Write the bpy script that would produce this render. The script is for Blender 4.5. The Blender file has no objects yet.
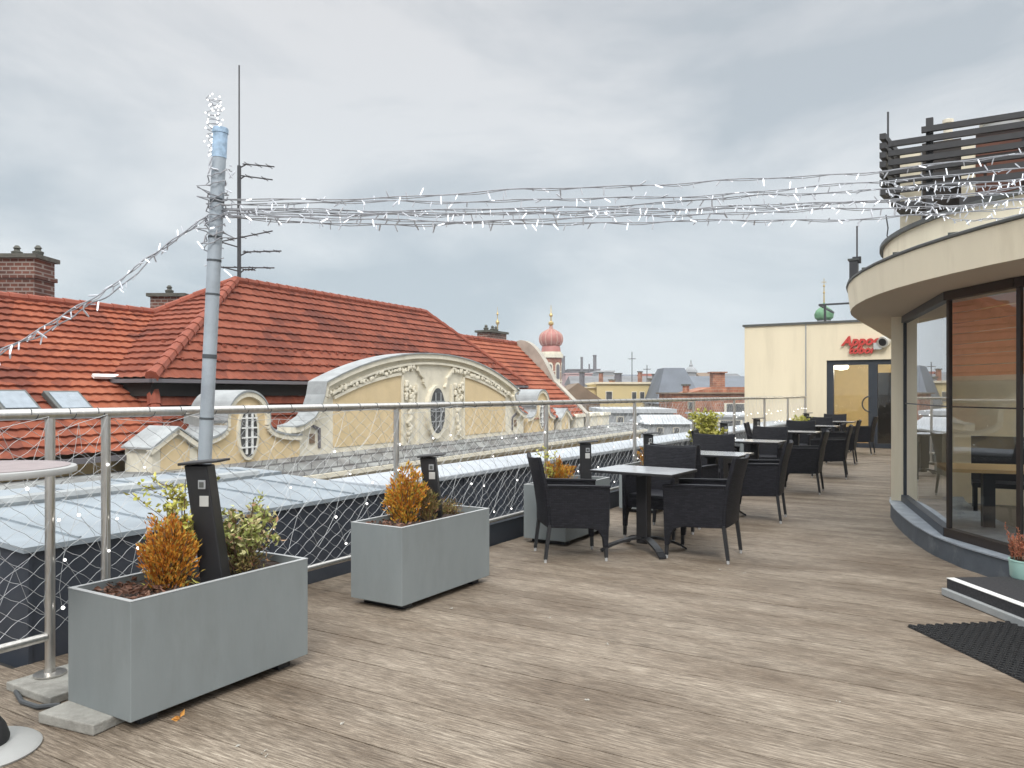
import bpy, bmesh, math, random
from mathutils import Vector, Matrix, Euler
R_ = math.radians
rnd = random.Random(7)
S = bpy.context.scene
COL = S.collection

# ------------------------------------------------------------------ camera
F, CAMH, HY = 780.0, 1.45, 393.0
YAW = R_(30.96)
CX, CY = 3.987, -2.156
RV = (math.cos(YAW), math.sin(YAW)); FV = (-math.sin(YAW), math.cos(YAW))
cam = bpy.data.cameras.new('camera'); cam_o = bpy.data.objects.new('camera', cam); COL.objects.link(cam_o)
cam_o.location = (CX, CY, CAMH); cam_o.rotation_euler = (R_(90), 0, YAW)
cam.sensor_width = 36; cam.lens = F / 1024 * 36; cam.shift_y = (HY - 384) / 1024
cam.clip_start = 0.05; cam.clip_end = 6000
S.camera = cam_o

# ------------------------------------------------------------------ sky and sun (overcast)
SUN_EL, SUN_AZ = R_(42), R_(152)          # azimuth clockwise from +Y
w = bpy.data.worlds.new('World'); S.world = w; w.use_nodes = True
nt = w.node_tree; N = nt.nodes; L = nt.links
bg = N['Background']; bg.inputs['Strength'].default_value = 0.1
sky = N.new('ShaderNodeTexSky'); sky.sky_type = 'NISHITA'; sky.sun_disc = False
sky.sun_elevation = SUN_EL; sky.sun_rotation = SUN_AZ
tc = N.new('ShaderNodeTexCoord')
mp = N.new('ShaderNodeMapping'); mp.inputs['Scale'].default_value = (1.0, 1.0, 2.6); mp.inputs['Location'].default_value = (3.1, 0.4, 0.2)
L.new(tc.outputs['Generated'], mp.inputs['Vector'])
nz = N.new('ShaderNodeTexNoise'); nz.inputs['Scale'].default_value = 2.3; nz.inputs['Detail'].default_value = 7; nz.inputs['Roughness'].default_value = 0.55
nz.inputs['Distortion'].default_value = 0.35
L.new(mp.outputs['Vector'], nz.inputs['Vector'])
rp = N.new('ShaderNodeValToRGB'); rp.color_ramp.elements[0].position = 0.40; rp.color_ramp.elements[1].position = 0.62
rp.color_ramp.elements[0].color = (0.52, 0.565, 0.605, 1); rp.color_ramp.elements[1].color = (0.77, 0.778, 0.79, 1)
L.new(nz.outputs['Fac'], rp.inputs['Fac'])
sx = N.new('ShaderNodeSeparateXYZ'); L.new(tc.outputs['Generated'], sx.inputs['Vector'])
er = N.new('ShaderNodeValToRGB')            # overcast sky: brighter towards the zenith
e = er.color_ramp.elements; e[0].position = 0.0; e[0].color = (0.86, 0.94, 0.99, 1); e[1].position = 1.0; e[1].color = (3.9, 3.85, 3.7, 1)
q = e.new(0.14); q.color = (0.90, 0.95, 0.97, 1); q = e.new(0.46); q.color = (0.88, 0.88, 0.885, 1); q = e.new(0.575); q.color = (3.15, 3.12, 3.05, 1)
L.new(sx.outputs['Z'], er.inputs['Fac'])
mm = N.new('ShaderNodeMix'); mm.data_type = 'RGBA'; mm.blend_type = 'MULTIPLY'; mm.inputs['Factor'].default_value = 1
L.new(rp.outputs['Color'], mm.inputs['A']); L.new(er.outputs['Color'], mm.inputs['B'])
sc_ = N.new('ShaderNodeVectorMath'); sc_.operation = 'SCALE'; sc_.inputs['Scale'].default_value = 9.6
L.new(mm.outputs['Result'], sc_.inputs[0])
mx = N.new('ShaderNodeMix'); mx.data_type = 'RGBA'; mx.inputs['Factor'].default_value = 0.93
L.new(sky.outputs['Color'], mx.inputs['A']); L.new(sc_.outputs['Vector'], mx.inputs['B'])
L.new(mx.outputs['Result'], bg.inputs['Color'])
sun = bpy.data.lights.new('sun', 'SUN'); sun.energy = 1.45; sun.angle = R_(14); sun.color = (1.0, 0.97, 0.92)
sun_o = bpy.data.objects.new('sun', sun); COL.objects.link(sun_o)
sd = Vector((math.sin(SUN_AZ) * math.cos(SUN_EL), math.cos(SUN_AZ) * math.cos(SUN_EL), math.sin(SUN_EL)))
sun_o.rotation_euler = sd.to_track_quat('Z', 'Y').to_euler()
S.view_settings.view_transform = 'Standard'; S.view_settings.look = 'None'; S.view_settings.exposure = 0.24; S.view_settings.gamma = 1
S.view_settings.use_curve_mapping = False
S.cycles.max_bounces = 8; S.cycles.transparent_max_bounces = 24; S.cycles.use_denoising = True

# ------------------------------------------------------------------ places
def at(px, py, Y):
    X = (px - 512) / F * Y
    return Vector((CX + RV[0] * X + FV[0] * Y, CY + RV[1] * X + FV[1] * Y, CAMH - (py - HY) / F * Y))
def gp(px, py, z=0.0): return at(px, py, F * (CAMH - z) / (py - HY))
def plan(X, Y, z): return Vector((CX + RV[0] * X + FV[0] * Y, CY + RV[1] * X + FV[1] * Y, z))
# frame of the house across the yard: k along its ridge, n towards the terrace
NA = R_(27.0); NE = (math.sin(NA), math.cos(NA)); NN = (math.cos(NA), -math.sin(NA))
def nb(k, n, z): return plan(-7.81 + NE[0] * k + NN[0] * n, 22.0 + NE[1] * k + NN[1] * n, z)

# ------------------------------------------------------------------ materials
def node_mat(name):
    m = bpy.data.materials.new(name); m.use_nodes = True
    t = m.node_tree; return m, t, t.nodes['Principled BSDF']
def mat(name, col, rough=0.6, metal=0.0, var=0.12, scale=6.0, bump=0.0, bscale=40.0, stretch=(1, 1, 1), spec=0.5, dirt=None, dscale=2.0, dlo=0.5, dhi=0.7, coat=0):
    m, t, b = node_mat(name); n = t.nodes; l = t.links
    b.inputs['Roughness'].default_value = rough; b.inputs['Metallic'].default_value = metal
    b.inputs['Specular IOR Level'].default_value = spec
    c = n.new('ShaderNodeTexCoord'); mpn = n.new('ShaderNodeMapping'); mpn.inputs['Scale'].default_value = stretch
    l.new(c.outputs['Object'], mpn.inputs['Vector'])
    z = n.new('ShaderNodeTexNoise'); z.inputs['Scale'].default_value = scale; z.inputs['Detail'].default_value = 6; z.inputs['Roughness'].default_value = 0.6
    l.new(mpn.outputs['Vector'], z.inputs['Vector'])
    r = n.new('ShaderNodeValToRGB'); r.color_ramp.elements[0].position = 0.3; r.color_ramp.elements[1].position = 0.72
    r.color_ramp.elements[0].color = tuple(x * (1 - var) for x in col) + (1,)
    r.color_ramp.elements[1].color = tuple(min(1, x * (1 + var)) for x in col) + (1,)
    l.new(z.outputs['Fac'], r.inputs['Fac']); out = r.outputs['Color']
    if dirt:
        z2 = n.new('ShaderNodeTexNoise'); z2.inputs['Scale'].default_value = dscale; z2.inputs['Detail'].default_value = 8; z2.inputs['Roughness'].default_value = 0.65
        l.new(mpn.outputs['Vector'], z2.inputs['Vector'])
        r2 = n.new('ShaderNodeValToRGB'); r2.color_ramp.elements[0].position = dlo; r2.color_ramp.elements[1].position = dhi
        l.new(z2.outputs['Fac'], r2.inputs['Fac'])
        mxx = n.new('ShaderNodeMix'); mxx.data_type = 'RGBA'; l.new(r2.outputs['Color'], mxx.inputs['Factor'])
        l.new(out, mxx.inputs['A']); mxx.inputs['B'].default_value = tuple(dirt) + (1,); out = mxx.outputs['Result']
    l.new(out, b.inputs['Base Color'])
    if bump:
        z3 = n.new('ShaderNodeTexNoise'); z3.inputs['Scale'].default_value = bscale; z3.inputs['Detail'].default_value = 4
        l.new(mpn.outputs['Vector'], z3.inputs['Vector'])
        bp = n.new('ShaderNodeBump'); bp.inputs['Strength'].default_value = bump; bp.inputs['Distance'].default_value = 0.01
        l.new(z3.outputs['Fac'], bp.inputs['Height']); l.new(bp.outputs['Normal'], b.inputs['Normal'])
    return m
def emis(name, col, strength):
    m, t, b = node_mat(name); b.inputs['Base Color'].default_value = tuple(col) + (1,)
    b.inputs['Emission Color'].default_value = tuple(col) + (1,); b.inputs['Emission Strength'].default_value = strength
    return m
def island_mat(name, cols, rough=0.6, pos=None, transl=0.0):
    m, t, b = node_mat(name); n = t.nodes; l = t.links
    g = n.new('ShaderNodeNewGeometry'); r = n.new('ShaderNodeValToRGB')
    while len(r.color_ramp.elements) < len(cols): r.color_ramp.elements.new(0.5)
    for i, c in enumerate(cols):
        r.color_ramp.elements[i].position = i / (len(cols) - 1) if pos is None else pos[i]
        r.color_ramp.elements[i].color = tuple(c) + (1,)
    l.new(g.outputs['Random Per Island'], r.inputs['Fac']); l.new(r.outputs['Color'], b.inputs['Base Color'])
    b.inputs['Roughness'].default_value = rough; b.inputs['Specular IOR Level'].default_value = 0.3
    return m
def brick_mat(name, c1, c2, mortar, bw=0.26, bh=0.085, axes='XZ', msize=0.018):
    m, t, b = node_mat(name); n = t.nodes; l = t.links
    c = n.new('ShaderNodeTexCoord'); s = n.new('ShaderNodeSeparateXYZ'); cb = n.new('ShaderNodeCombineXYZ')
    l.new(c.outputs['Object'], s.inputs['Vector'])
    ad = n.new('ShaderNodeMath'); ad.operation = 'ADD'; l.new(s.outputs['X'], ad.inputs[0]); l.new(s.outputs['Y'], ad.inputs[1])
    l.new(ad.outputs[0], cb.inputs['X']); l.new(s.outputs['Z'], cb.inputs['Y'])
    k = n.new('ShaderNodeTexBrick'); k.inputs['Scale'].default_value = 1; k.inputs['Brick Width'].default_value = bw; k.inputs['Row Height'].default_value = bh
    k.inputs['Mortar Size'].default_value = msize; k.inputs['Color1'].default_value = tuple(c1) + (1,); k.inputs['Color2'].default_value = tuple(c2) + (1,); k.inputs['Mortar'].default_value = tuple(mortar) + (1,)
    l.new(cb.outputs['Vector'], k.inputs['Vector'])
    z = n.new('ShaderNodeTexNoise'); z.inputs['Scale'].default_value = 1.5; z.inputs['Detail'].default_value = 6; l.new(c.outputs['Object'], z.inputs['Vector'])
    r = n.new('ShaderNodeValToRGB'); r.color_ramp.elements[0].color = (0.55, 0.5, 0.5, 1); r.color_ramp.elements[1].color = (1.2, 1.2, 1.2, 1); r.color_ramp.elements[0].position = 0.3; r.color_ramp.elements[1].position = 0.7
    l.new(z.outputs['Fac'], r.inputs['Fac'])
    mxx = n.new('ShaderNodeMix'); mxx.data_type = 'RGBA'; mxx.blend_type = 'MULTIPLY'; mxx.inputs['Factor'].default_value = 1
    l.new(k.outputs['Color'], mxx.inputs['A']); l.new(r.outputs['Color'], mxx.inputs['B']); l.new(mxx.outputs['Result'], b.inputs['Base Color'])
    b.inputs['Roughness'].default_value = 0.85
    return m
def deck_mat():
    m, t, b = node_mat('weathered decking'); n = t.nodes; l = t.links
    c = n.new('ShaderNodeTexCoord'); g = n.new('ShaderNodeNewGeometry')
    m1 = n.new('ShaderNodeMapping'); m1.inputs['Scale'].default_value = (3.0, 36, 1); l.new(c.outputs['Object'], m1.inputs['Vector'])
    off = n.new('ShaderNodeVectorMath'); off.operation = 'ADD'; cb = n.new('ShaderNodeCombineXYZ')
    sc = n.new('ShaderNodeMath'); sc.operation = 'MULTIPLY'; sc.inputs[1].default_value = 37; l.new(g.outputs['Random Per Island'], sc.inputs[0]); l.new(sc.outputs[0], cb.inputs['X'])
    l.new(m1.outputs['Vector'], off.inputs[0]); l.new(cb.outputs['Vector'], off.inputs[1])
    z = n.new('ShaderNodeTexNoise'); z.inputs['Scale'].default_value = 2.6; z.inputs['Detail'].default_value = 11; z.inputs['Roughness'].default_value = 0.78
    l.new(off.outputs['Vector'], z.inputs['Vector'])
    r = n.new('ShaderNodeValToRGB'); e = r.color_ramp.elements
    e[0].position = 0.36; e[0].color = (0.082, 0.062, 0.045, 1); e[1].position = 0.66; e[1].color = (0.43, 0.365, 0.29, 1)
    k = e.new(0.5); k.color = (0.205, 0.165, 0.124, 1)
    l.new(z.outputs['Fac'], r.inputs['Fac'])
    # per board tint
    r2 = n.new('ShaderNodeValToRGB'); r2.color_ramp.elements[0].color = (0.93, 0.925, 0.92, 1); r2.color_ramp.elements[1].color = (1.08, 1.08, 1.08, 1)
    l.new(g.outputs['Random Per Island'], r2.inputs['Fac'])
    mu = n.new('ShaderNodeMix'); mu.data_type = 'RGBA'; mu.blend_type = 'MULTIPLY'; mu.inputs['Factor'].default_value = 1
    l.new(r.outputs['Color'], mu.inputs['A']); l.new(r2.outputs['Color'], mu.inputs['B'])
    # broad worn and damp patches
    m3 = n.new('ShaderNodeMapping'); m3.inputs['Scale'].default_value = (0.8, 2.2, 1); l.new(c.outputs['Object'], m3.inputs['Vector'])
    z3 = n.new('ShaderNodeTexNoise'); z3.inputs['Scale'].default_value = 1.3; z3.inputs['Detail'].default_value = 7; z3.inputs['Roughness'].default_value = 0.6; l.new(m3.outputs['Vector'], z3.inputs['Vector'])
    r3 = n.new('ShaderNodeValToRGB'); r3.color_ramp.elements[0].position = 0.36; r3.color_ramp.elements[1].position = 0.66; r3.color_ramp.elements[0].color = (0.62, 0.57, 0.53, 1); r3.color_ramp.elements[1].color = (1.16, 1.17, 1.19, 1)
    l.new(z3.outputs['Fac'], r3.inputs['Fac'])
    mu2 = n.new('ShaderNodeMix'); mu2.data_type = 'RGBA'; mu2.blend_type = 'MULTIPLY'; mu2.inputs['Factor'].default_value = 1
    l.new(mu.outputs['Result'], mu2.inputs['A']); l.new(r3.outputs['Color'], mu2.inputs['B'])
    l.new(mu2.outputs['Result'], b.inputs['Base Color'])
    b.inputs['Roughness'].default_value = 0.62; b.inputs['Specular IOR Level'].default_value = 0.35
    # fine ribs along each board
    s = n.new('ShaderNodeSeparateXYZ'); l.new(c.outputs['Object'], s.inputs['Vector'])
    wv = n.new('ShaderNodeMath'); wv.operation = 'MULTIPLY'; wv.inputs[1].default_value = 2 * math.pi / 0.0136; l.new(s.outputs['Y'], wv.inputs[0])
    sn = n.new('ShaderNodeMath'); sn.operation = 'SINE'; l.new(wv.outputs[0], sn.inputs[0])
    ad = n.new('ShaderNodeMath'); ad.operation = 'MULTIPLY_ADD'; ad.inputs[1].default_value = 3.0; l.new(z.outputs['Fac'], ad.inputs[0]); l.new(sn.outputs[0], ad.inputs[2])
    bp = n.new('ShaderNodeBump'); bp.inputs['Strength'].default_value = 0.35; bp.inputs['Distance'].default_value = 0.002
    l.new(ad.outputs[0], bp.inputs['Height']); l.new(bp.outputs['Normal'], b.inputs['Normal'])
    return m
def tile_mat(name, c0, c1, c2):
    m, t, b = node_mat(name); n = t.nodes; l = t.links
    g = n.new('ShaderNodeTexCoord')
    z = n.new('ShaderNodeTexNoise'); z.inputs['Scale'].default_value = 0.35; z.inputs['Detail'].default_value = 9; z.inputs['Roughness'].default_value = 0.6; l.new(g.outputs['Object'], z.inputs['Vector'])
    v = n.new('ShaderNodeTexVoronoi'); v.inputs['Scale'].default_value = 2.6; l.new(g.outputs['Object'], v.inputs['Vector'])
    sp = n.new('ShaderNodeSeparateColor'); l.new(v.outputs['Color'], sp.inputs['Color'])
    ma = n.new('ShaderNodeMath'); ma.operation = 'MULTIPLY_ADD'; ma.inputs[1].default_value = 0.28; l.new(sp.outputs['Red'], ma.inputs[0]); 
    sb = n.new('ShaderNodeMath'); sb.operation = 'SUBTRACT'; sb.inputs[1].default_value = 0.14; l.new(z.outputs['Fac'], sb.inputs[0]); l.new(sb.outputs[0], ma.inputs[2])
    r = n.new('ShaderNodeValToRGB'); e = r.color_ramp.elements
    e[0].position = 0.28; e[0].color = tuple(c0) + (1,); e[1].position = 0.75; e[1].color = tuple(c2) + (1,); k = e.new(0.5); k.color = tuple(c1) + (1,)
    l.new(ma.outputs[0], r.inputs['Fac']); l.new(r.outputs['Color'], b.inputs['Base Color'])
    b.inputs['Roughness'].default_value = 0.88; b.inputs['Specular IOR Level'].default_value = 0.2
    return m
def weave_mat():
    m, t, b = node_mat('charcoal wicker'); n = t.nodes; l = t.links
    c = n.new('ShaderNodeTexCoord')
    s = n.new('ShaderNodeSeparateXYZ'); l.new(c.outputs['Object'], s.inputs['Vector'])
    ad = n.new('ShaderNodeMath'); ad.operation = 'ADD'; l.new(s.outputs['X'], ad.inputs[0]); l.new(s.outputs['Y'], ad.inputs[1])
    cb = n.new('ShaderNodeCombineXYZ'); l.new(ad.outputs[0], cb.inputs['X']); l.new(s.outputs['Z'], cb.inputs['Y'])
    k = n.new('ShaderNodeTexBrick'); k.inputs['Scale'].default_value = 1; k.inputs['Brick Width'].default_value = 0.046; k.inputs['Row Height'].default_value = 0.0155; k.inputs['Mortar Size'].default_value = 0.0024
    k.inputs['Mortar Smooth'].default_value = 0.6
    k.inputs['Color1'].default_value = (0.007, 0.007, 0.0105, 1); k.inputs['Color2'].default_value = (0.017, 0.017, 0.0235, 1); k.inputs['Mortar'].default_value = (0.003, 0.003, 0.004, 1)
    l.new(cb.outputs['Vector'], k.inputs['Vector']); l.new(k.outputs['Color'], b.inputs['Base Color'])
    bp = n.new('ShaderNodeBump'); bp.invert = True; bp.inputs['Strength'].default_value = 0.7; bp.inputs['Distance'].default_value = 0.004
    l.new(k.outputs['Fac'], bp.inputs['Height']); l.new(bp.outputs['Normal'], b.inputs['Normal'])
    b.inputs['Roughness'].default_value = 0.58; b.inputs['Specular IOR Level'].default_value = 0.28
    return m
def glass_mat(name, tint=(1, 1, 1), refl=1.0, base=0.04):
    m = bpy.data.materials.new(name); m.use_nodes = True; t = m.node_tree; n = t.nodes; l = t.links
    n.remove(n['Principled BSDF']); o = n['Material Output']
    tr = n.new('ShaderNodeBsdfTransparent'); tr.inputs['Color'].default_value = tuple(tint) + (1,)
    gl = n.new('ShaderNodeBsdfGlossy'); gl.inputs['Roughness'].default_value = 0.0; gl.inputs['Color'].default_value = (0.95, 0.97, 1, 1)
    fr = n.new('ShaderNodeFresnel'); fr.inputs['IOR'].default_value = 1.52
    ma = n.new('ShaderNodeMath'); ma.operation = 'MULTIPLY_ADD'; ma.inputs[1].default_value = refl; ma.inputs[2].default_value = base; ma.use_clamp = True
    l.new(fr.outputs['Fac'], ma.inputs[0])
    mi = n.new('ShaderNodeMixShader'); l.new(ma.outputs[0], mi.inputs['Fac']); l.new(tr.outputs[0], mi.inputs[1]); l.new(gl.outputs[0], mi.inputs[2]); l.new(mi.outputs[0], o.inputs['Surface'])
    return m
M = dict(
    deck=deck_mat(),
    under=mat('deck underside', (0.03, 0.028, 0.026), 0.9),
    planter=mat('grey fibre cement', (0.208, 0.230, 0.234), 0.55, var=0.06, scale=5, bump=0.1, bscale=60, stretch=(1, 1, .3), dirt=(0.183, 0.20, 0.20), dscale=4.0, dlo=0.5, dhi=0.72),
    rim=mat('planter rim', (0.36, 0.37, 0.37), 0.55, var=0.08),
    soil=mat('dark soil', (0.05, 0.034, 0.027), 0.95, var=0.5, scale=30, bump=1.0, bscale=60),
    steel=mat('brushed stainless steel', (0.58, 0.56, 0.53), 0.33, 0.92, var=0.12, scale=8, stretch=(6, 6, 1), bump=0.05),
    wire=mat('net wire', (0.44, 0.45, 0.455), 0.45, 0.2, var=0.25),
    cable=mat('clear light cable', (0.27, 0.275, 0.30), 0.35, var=0.3, scale=20),
    bulb=emis('lit white led', (1.0, 0.98, 0.93), 2.6),
    tubebulb=mat('milky plastic lamp tube', (0.58, 0.60, 0.65), 0.3, var=0.06),
    tubelit=emis('cool white lamp tube', (0.92, 0.95, 1.0), 0.55),
    bluetape=mat('pale blue plastic wrap', (0.38, 0.52, 0.68), 0.4, var=0.35, scale=25),
    galv=mat('galvanised pole', (0.38, 0.425, 0.47), 0.5, 0.25, var=0.1, scale=5, dirt=(0.30, 0.33, 0.37), dscale=6),
    strap=mat('dark cable strap', (0.07, 0.08, 0.09), 0.6),
    black=mat('black powder coat', (0.014, 0.014, 0.016), 0.42, var=0.2),
    black2=mat('black plastic', (0.02, 0.02, 0.022), 0.5, var=0.2),
    legm=mat('dark chair leg', (0.018, 0.019, 0.022), 0.4),
    foot=mat('grey plastic glide', (0.45, 0.45, 0.45), 0.5),
    weave=weave_mat(),
    ttop=mat('pale grey laminate', (0.40, 0.405, 0.42), 0.16, var=0.08, scale=10, dirt=(0.34, 0.345, 0.36), dscale=8),
    bartop=mat('pinkish laminate', (0.30, 0.25, 0.25), 0.45, var=0.12, scale=18),
    baredge=mat('pale aluminium edge', (0.36, 0.36, 0.35), 0.5, 0.0, var=0.06),
    concrete=mat('concrete paver', (0.33, 0.32, 0.29), 0.9, var=0.16, scale=14, bump=0.35, bscale=90, dirt=(0.21, 0.2, 0.18), dscale=5),
    slate=mat('slate grey sheet metal', (0.038, 0.045, 0.06), 0.5, 0.0, var=0.18, scale=2.5, dirt=(0.052, 0.058, 0.07), dscale=3),
    zinc=mat('pale zinc roof sheet', (0.27, 0.305, 0.335), 0.6, 0.0, var=0.13, scale=1.6, dirt=(0.21, 0.235, 0.26), dscale=1.1),
    coping=mat('pale coping sheet', (0.40, 0.425, 0.455), 0.6, 0.0, var=0.15, scale=2.5),
    cream=mat('cream render', (0.81, 0.73, 0.565), 0.9, var=0.05, scale=2.0, bump=0.1, bscale=140, stretch=(1, 1, .18), dirt=(0.70, 0.62, 0.47), dscale=3.5),
    creamfar=mat('pale cream render', (0.74, 0.655, 0.49), 0.9, var=0.04, scale=1.6, stretch=(1, 1, .16), dirt=(0.66, 0.58, 0.43), dscale=2.6),
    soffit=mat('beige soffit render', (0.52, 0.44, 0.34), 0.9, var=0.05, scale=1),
    edge=mat('dark metal edge trim', (0.10, 0.105, 0.10), 0.5, 0.3),
    frame=mat('anthracite window frame', (0.028, 0.034, 0.045), 0.45, var=0.1),
    browner=mat('dark brown frame', (0.022, 0.015, 0.012), 0.45),
    plinth=mat('weathered grey plinth sheet', (0.075, 0.088, 0.105), 0.6, var=0.2, scale=4, bump=0.2, bscale=30, dirt=(0.14, 0.155, 0.17), dscale=6, dlo=0.55, dhi=0.7),
    plinthtop=mat('pale zinc ledge', (0.26, 0.29, 0.33), 0.5, 0.1, var=0.16, scale=5, dirt=(0.38, 0.41, 0.44), dscale=5),
    glass=glass_mat('window glass', (0.97, 0.98, 0.97), 1.65, 0.0),
    doorglass=glass_mat('door glass', (0.96, 0.96, 0.95), 0.8, 0.01),
    darkglass=mat('dark window pane', (0.09, 0.09, 0.09), 0.2, var=0.6, scale=1.5),
    skyglass=mat('roof window pane', (0.25, 0.29, 0.33), 0.08, var=0.15),
    rtile=tile_mat('terracotta roof tile', (0.165, 0.050, 0.033), (0.29, 0.085, 0.046), (0.345, 0.118, 0.066)),
    rtile2=tile_mat('brick red roof tile', (0.13, 0.041, 0.029), (0.225, 0.066, 0.040), (0.28, 0.090, 0.056)),
    ridge=mat('ridge tile', (0.27, 0.072, 0.042), 0.85, var=0.22, scale=4),
    stucco=mat('ochre stucco', (0.69, 0.54, 0.325), 0.9, var=0.06, scale=3, bump=0.2, bscale=60, dirt=(0.63, 0.49, 0.28), dscale=1.4),
    plaster=mat('pale plaster ornament', (0.74, 0.685, 0.56), 0.9, var=0.07, scale=4, bump=0.2, bscale=40, dirt=(0.60, 0.55, 0.44), dscale=2.2, dlo=0.52),
    facade=mat('deep ochre wall', (0.50, 0.38, 0.21), 0.9, var=0.12, scale=1.5),  # plain ochre, deeper than the gable stucco
    lead=mat('grey lead flashing', (0.33, 0.345, 0.35), 0.55, 0.1, var=0.2, scale=2.5, dirt=(0.38, 0.4, 0.4), dscale=2.5),
    slates=brick_mat('grey slate ledge', (0.20, 0.21, 0.205), (0.29, 0.295, 0.285), (0.09, 0.09, 0.09), 0.42, 0.16, msize=0.015),
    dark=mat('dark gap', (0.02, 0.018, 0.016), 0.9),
    brick=brick_mat('old chimney brick', (0.115, 0.046, 0.032), (0.19, 0.075, 0.05), (0.30, 0.265, 0.235), 0.26, 0.10, msize=0.016),
    brickfar=brick_mat('far brick wall', (0.33, 0.125, 0.07), (0.42, 0.18, 0.10), (0.38, 0.27, 0.2), 0.6, 0.25),
    cap=mat('sooty concrete cap', (0.10, 0.10, 0.085), 0.9, var=0.3),
    white=mat('white paint', (0.78, 0.78, 0.76), 0.5, var=0.04),
    nosing=mat('white step nosing', (0.80, 0.80, 0.78), 0.6, var=0.05, scale=20),
    matrub=mat('black rubber', (0.018, 0.018, 0.019), 0.75, var=0.3, scale=30),
    stepmat=mat('charcoal entrance carpet', (0.035, 0.034, 0.037), 0.95, var=0.35, scale=60, bump=0.4, bscale=200),
    stepgrey=mat('grey step concrete', (0.30, 0.31, 0.31), 0.8, var=0.1, scale=9),
    mint=mat('mint glazed pot', (0.36, 0.56, 0.50), 0.35, var=0.04),
    hose=mat('dark grey hose', (0.06, 0.065, 0.07), 0.5),
    orange=mat('terracotta blind slat', (0.80, 0.42, 0.22), 0.6, var=0.06),
    interior=mat('beige interior wall', (0.82, 0.72, 0.54), 0.9, var=0.05),
    warmwall=mat('mustard interior wall', (0.80, 0.69, 0.42), 0.9, var=0.05),
    intfloor=mat('dark interior floor', (0.10, 0.085, 0.07), 0.4, var=0.2),
    oak=mat('oak table top', (0.62, 0.42, 0.20), 0.4, var=0.12, scale=4, stretch=(1, 8, 1)),
    lampm=emis('lit ceiling lamp', (1.0, 0.90, 0.70), 4.0),
    red=mat('red sign letter', (0.50, 0.055, 0.045), 0.35, var=0.05),
    silver=mat('pale grey metal casing', (0.60, 0.60, 0.58), 0.35, 0.5),
    louvre=mat('dark timber louvre', (0.035, 0.034, 0.036), 0.55, var=0.15),
    redwood=brick_mat('reddish timber cladding', (0.15, 0.06, 0.038), (0.09, 0.036, 0.025), (0.02, 0.012, 0.01), 0.9, 0.3, msize=0.02),
    ant=mat('dark antenna metal', (0.07, 0.07, 0.075), 0.5, 0.4),
    farslate=mat('far slate roof', (0.13, 0.145, 0.17), 0.7, var=0.18, scale=0.4),
    farslate2=mat('far grey roof', (0.17, 0.17, 0.175), 0.8, var=0.3, scale=0.3),
    faryellow=mat('far yellow render', (0.62, 0.50, 0.26), 0.9, var=0.05, scale=0.3),
    farpink=mat('far pink render', (0.52, 0.36, 0.36), 0.9, var=0.1, scale=0.2),
    farwhite=mat('far pale roof', (0.46, 0.475, 0.49), 0.7, var=0.2, scale=0.35),
    fargrey=mat('far grey wall', (0.33, 0.34, 0.35), 0.9, var=0.2, scale=0.3),
    farbrown=mat('far brown roof', (0.20, 0.14, 0.095), 0.9, var=0.25, scale=0.5),
    faredark=mat('far chimney', (0.15, 0.14, 0.15), 0.9, var=0.2, scale=0.2),
    dome=mat('reddish copper dome', (0.42, 0.155, 0.13), 0.5, var=0.15, scale=0.6),
    gold=mat('gilded finial', (0.55, 0.40, 0.16), 0.35, 0.6),
    greendome=mat('green copper dome', (0.12, 0.26, 0.14), 0.6, var=0.3, scale=1.5),
    street=mat('far street ground', (0.16, 0.155, 0.15), 0.95, var=0.3, scale=0.02),
    stem=mat('brown twig', (0.13, 0.075, 0.045), 0.9),
    lf_orange=island_mat('orange conifer sprays', [(0.30, 0.095, 0.018), (0.52, 0.18, 0.022), (0.64, 0.30, 0.04), (0.40, 0.30, 0.07)]),
    lf_amber=island_mat('amber conifer sprays', [(0.36, 0.12, 0.016), (0.58, 0.22, 0.03), (0.62, 0.35, 0.05), (0.27, 0.26, 0.04)]),
    lf_yellow=island_mat('yellow green leaves', [(0.26, 0.28, 0.045), (0.44, 0.43, 0.08), (0.58, 0.53, 0.16), (0.32, 0.33, 0.07)]),
    lf_var=island_mat('variegated leaves', [(0.16, 0.19, 0.05), (0.36, 0.39, 0.11), (0.58, 0.56, 0.28), (0.30, 0.15, 0.09)]),
    lf_olive=island_mat('olive heather', [(0.12, 0.11, 0.03), (0.22, 0.18, 0.06), (0.24, 0.10, 0.06)]),
    lf_dead=island_mat('dead brown leaves', [(0.075, 0.035, 0.022), (0.15, 0.07, 0.045), (0.22, 0.12, 0.08)]),
    lf_heather=island_mat('salmon heather spikes', [(0.42, 0.12, 0.07), (0.55, 0.22, 0.13), (0.34, 0.15, 0.08)]),
    leaf_o=mat('orange fallen leaf', (0.62, 0.30, 0.07), 0.7, var=0.2, scale=40),
    crumb=mat('pale litter', (0.42, 0.40, 0.36), 0.8),
)

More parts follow.
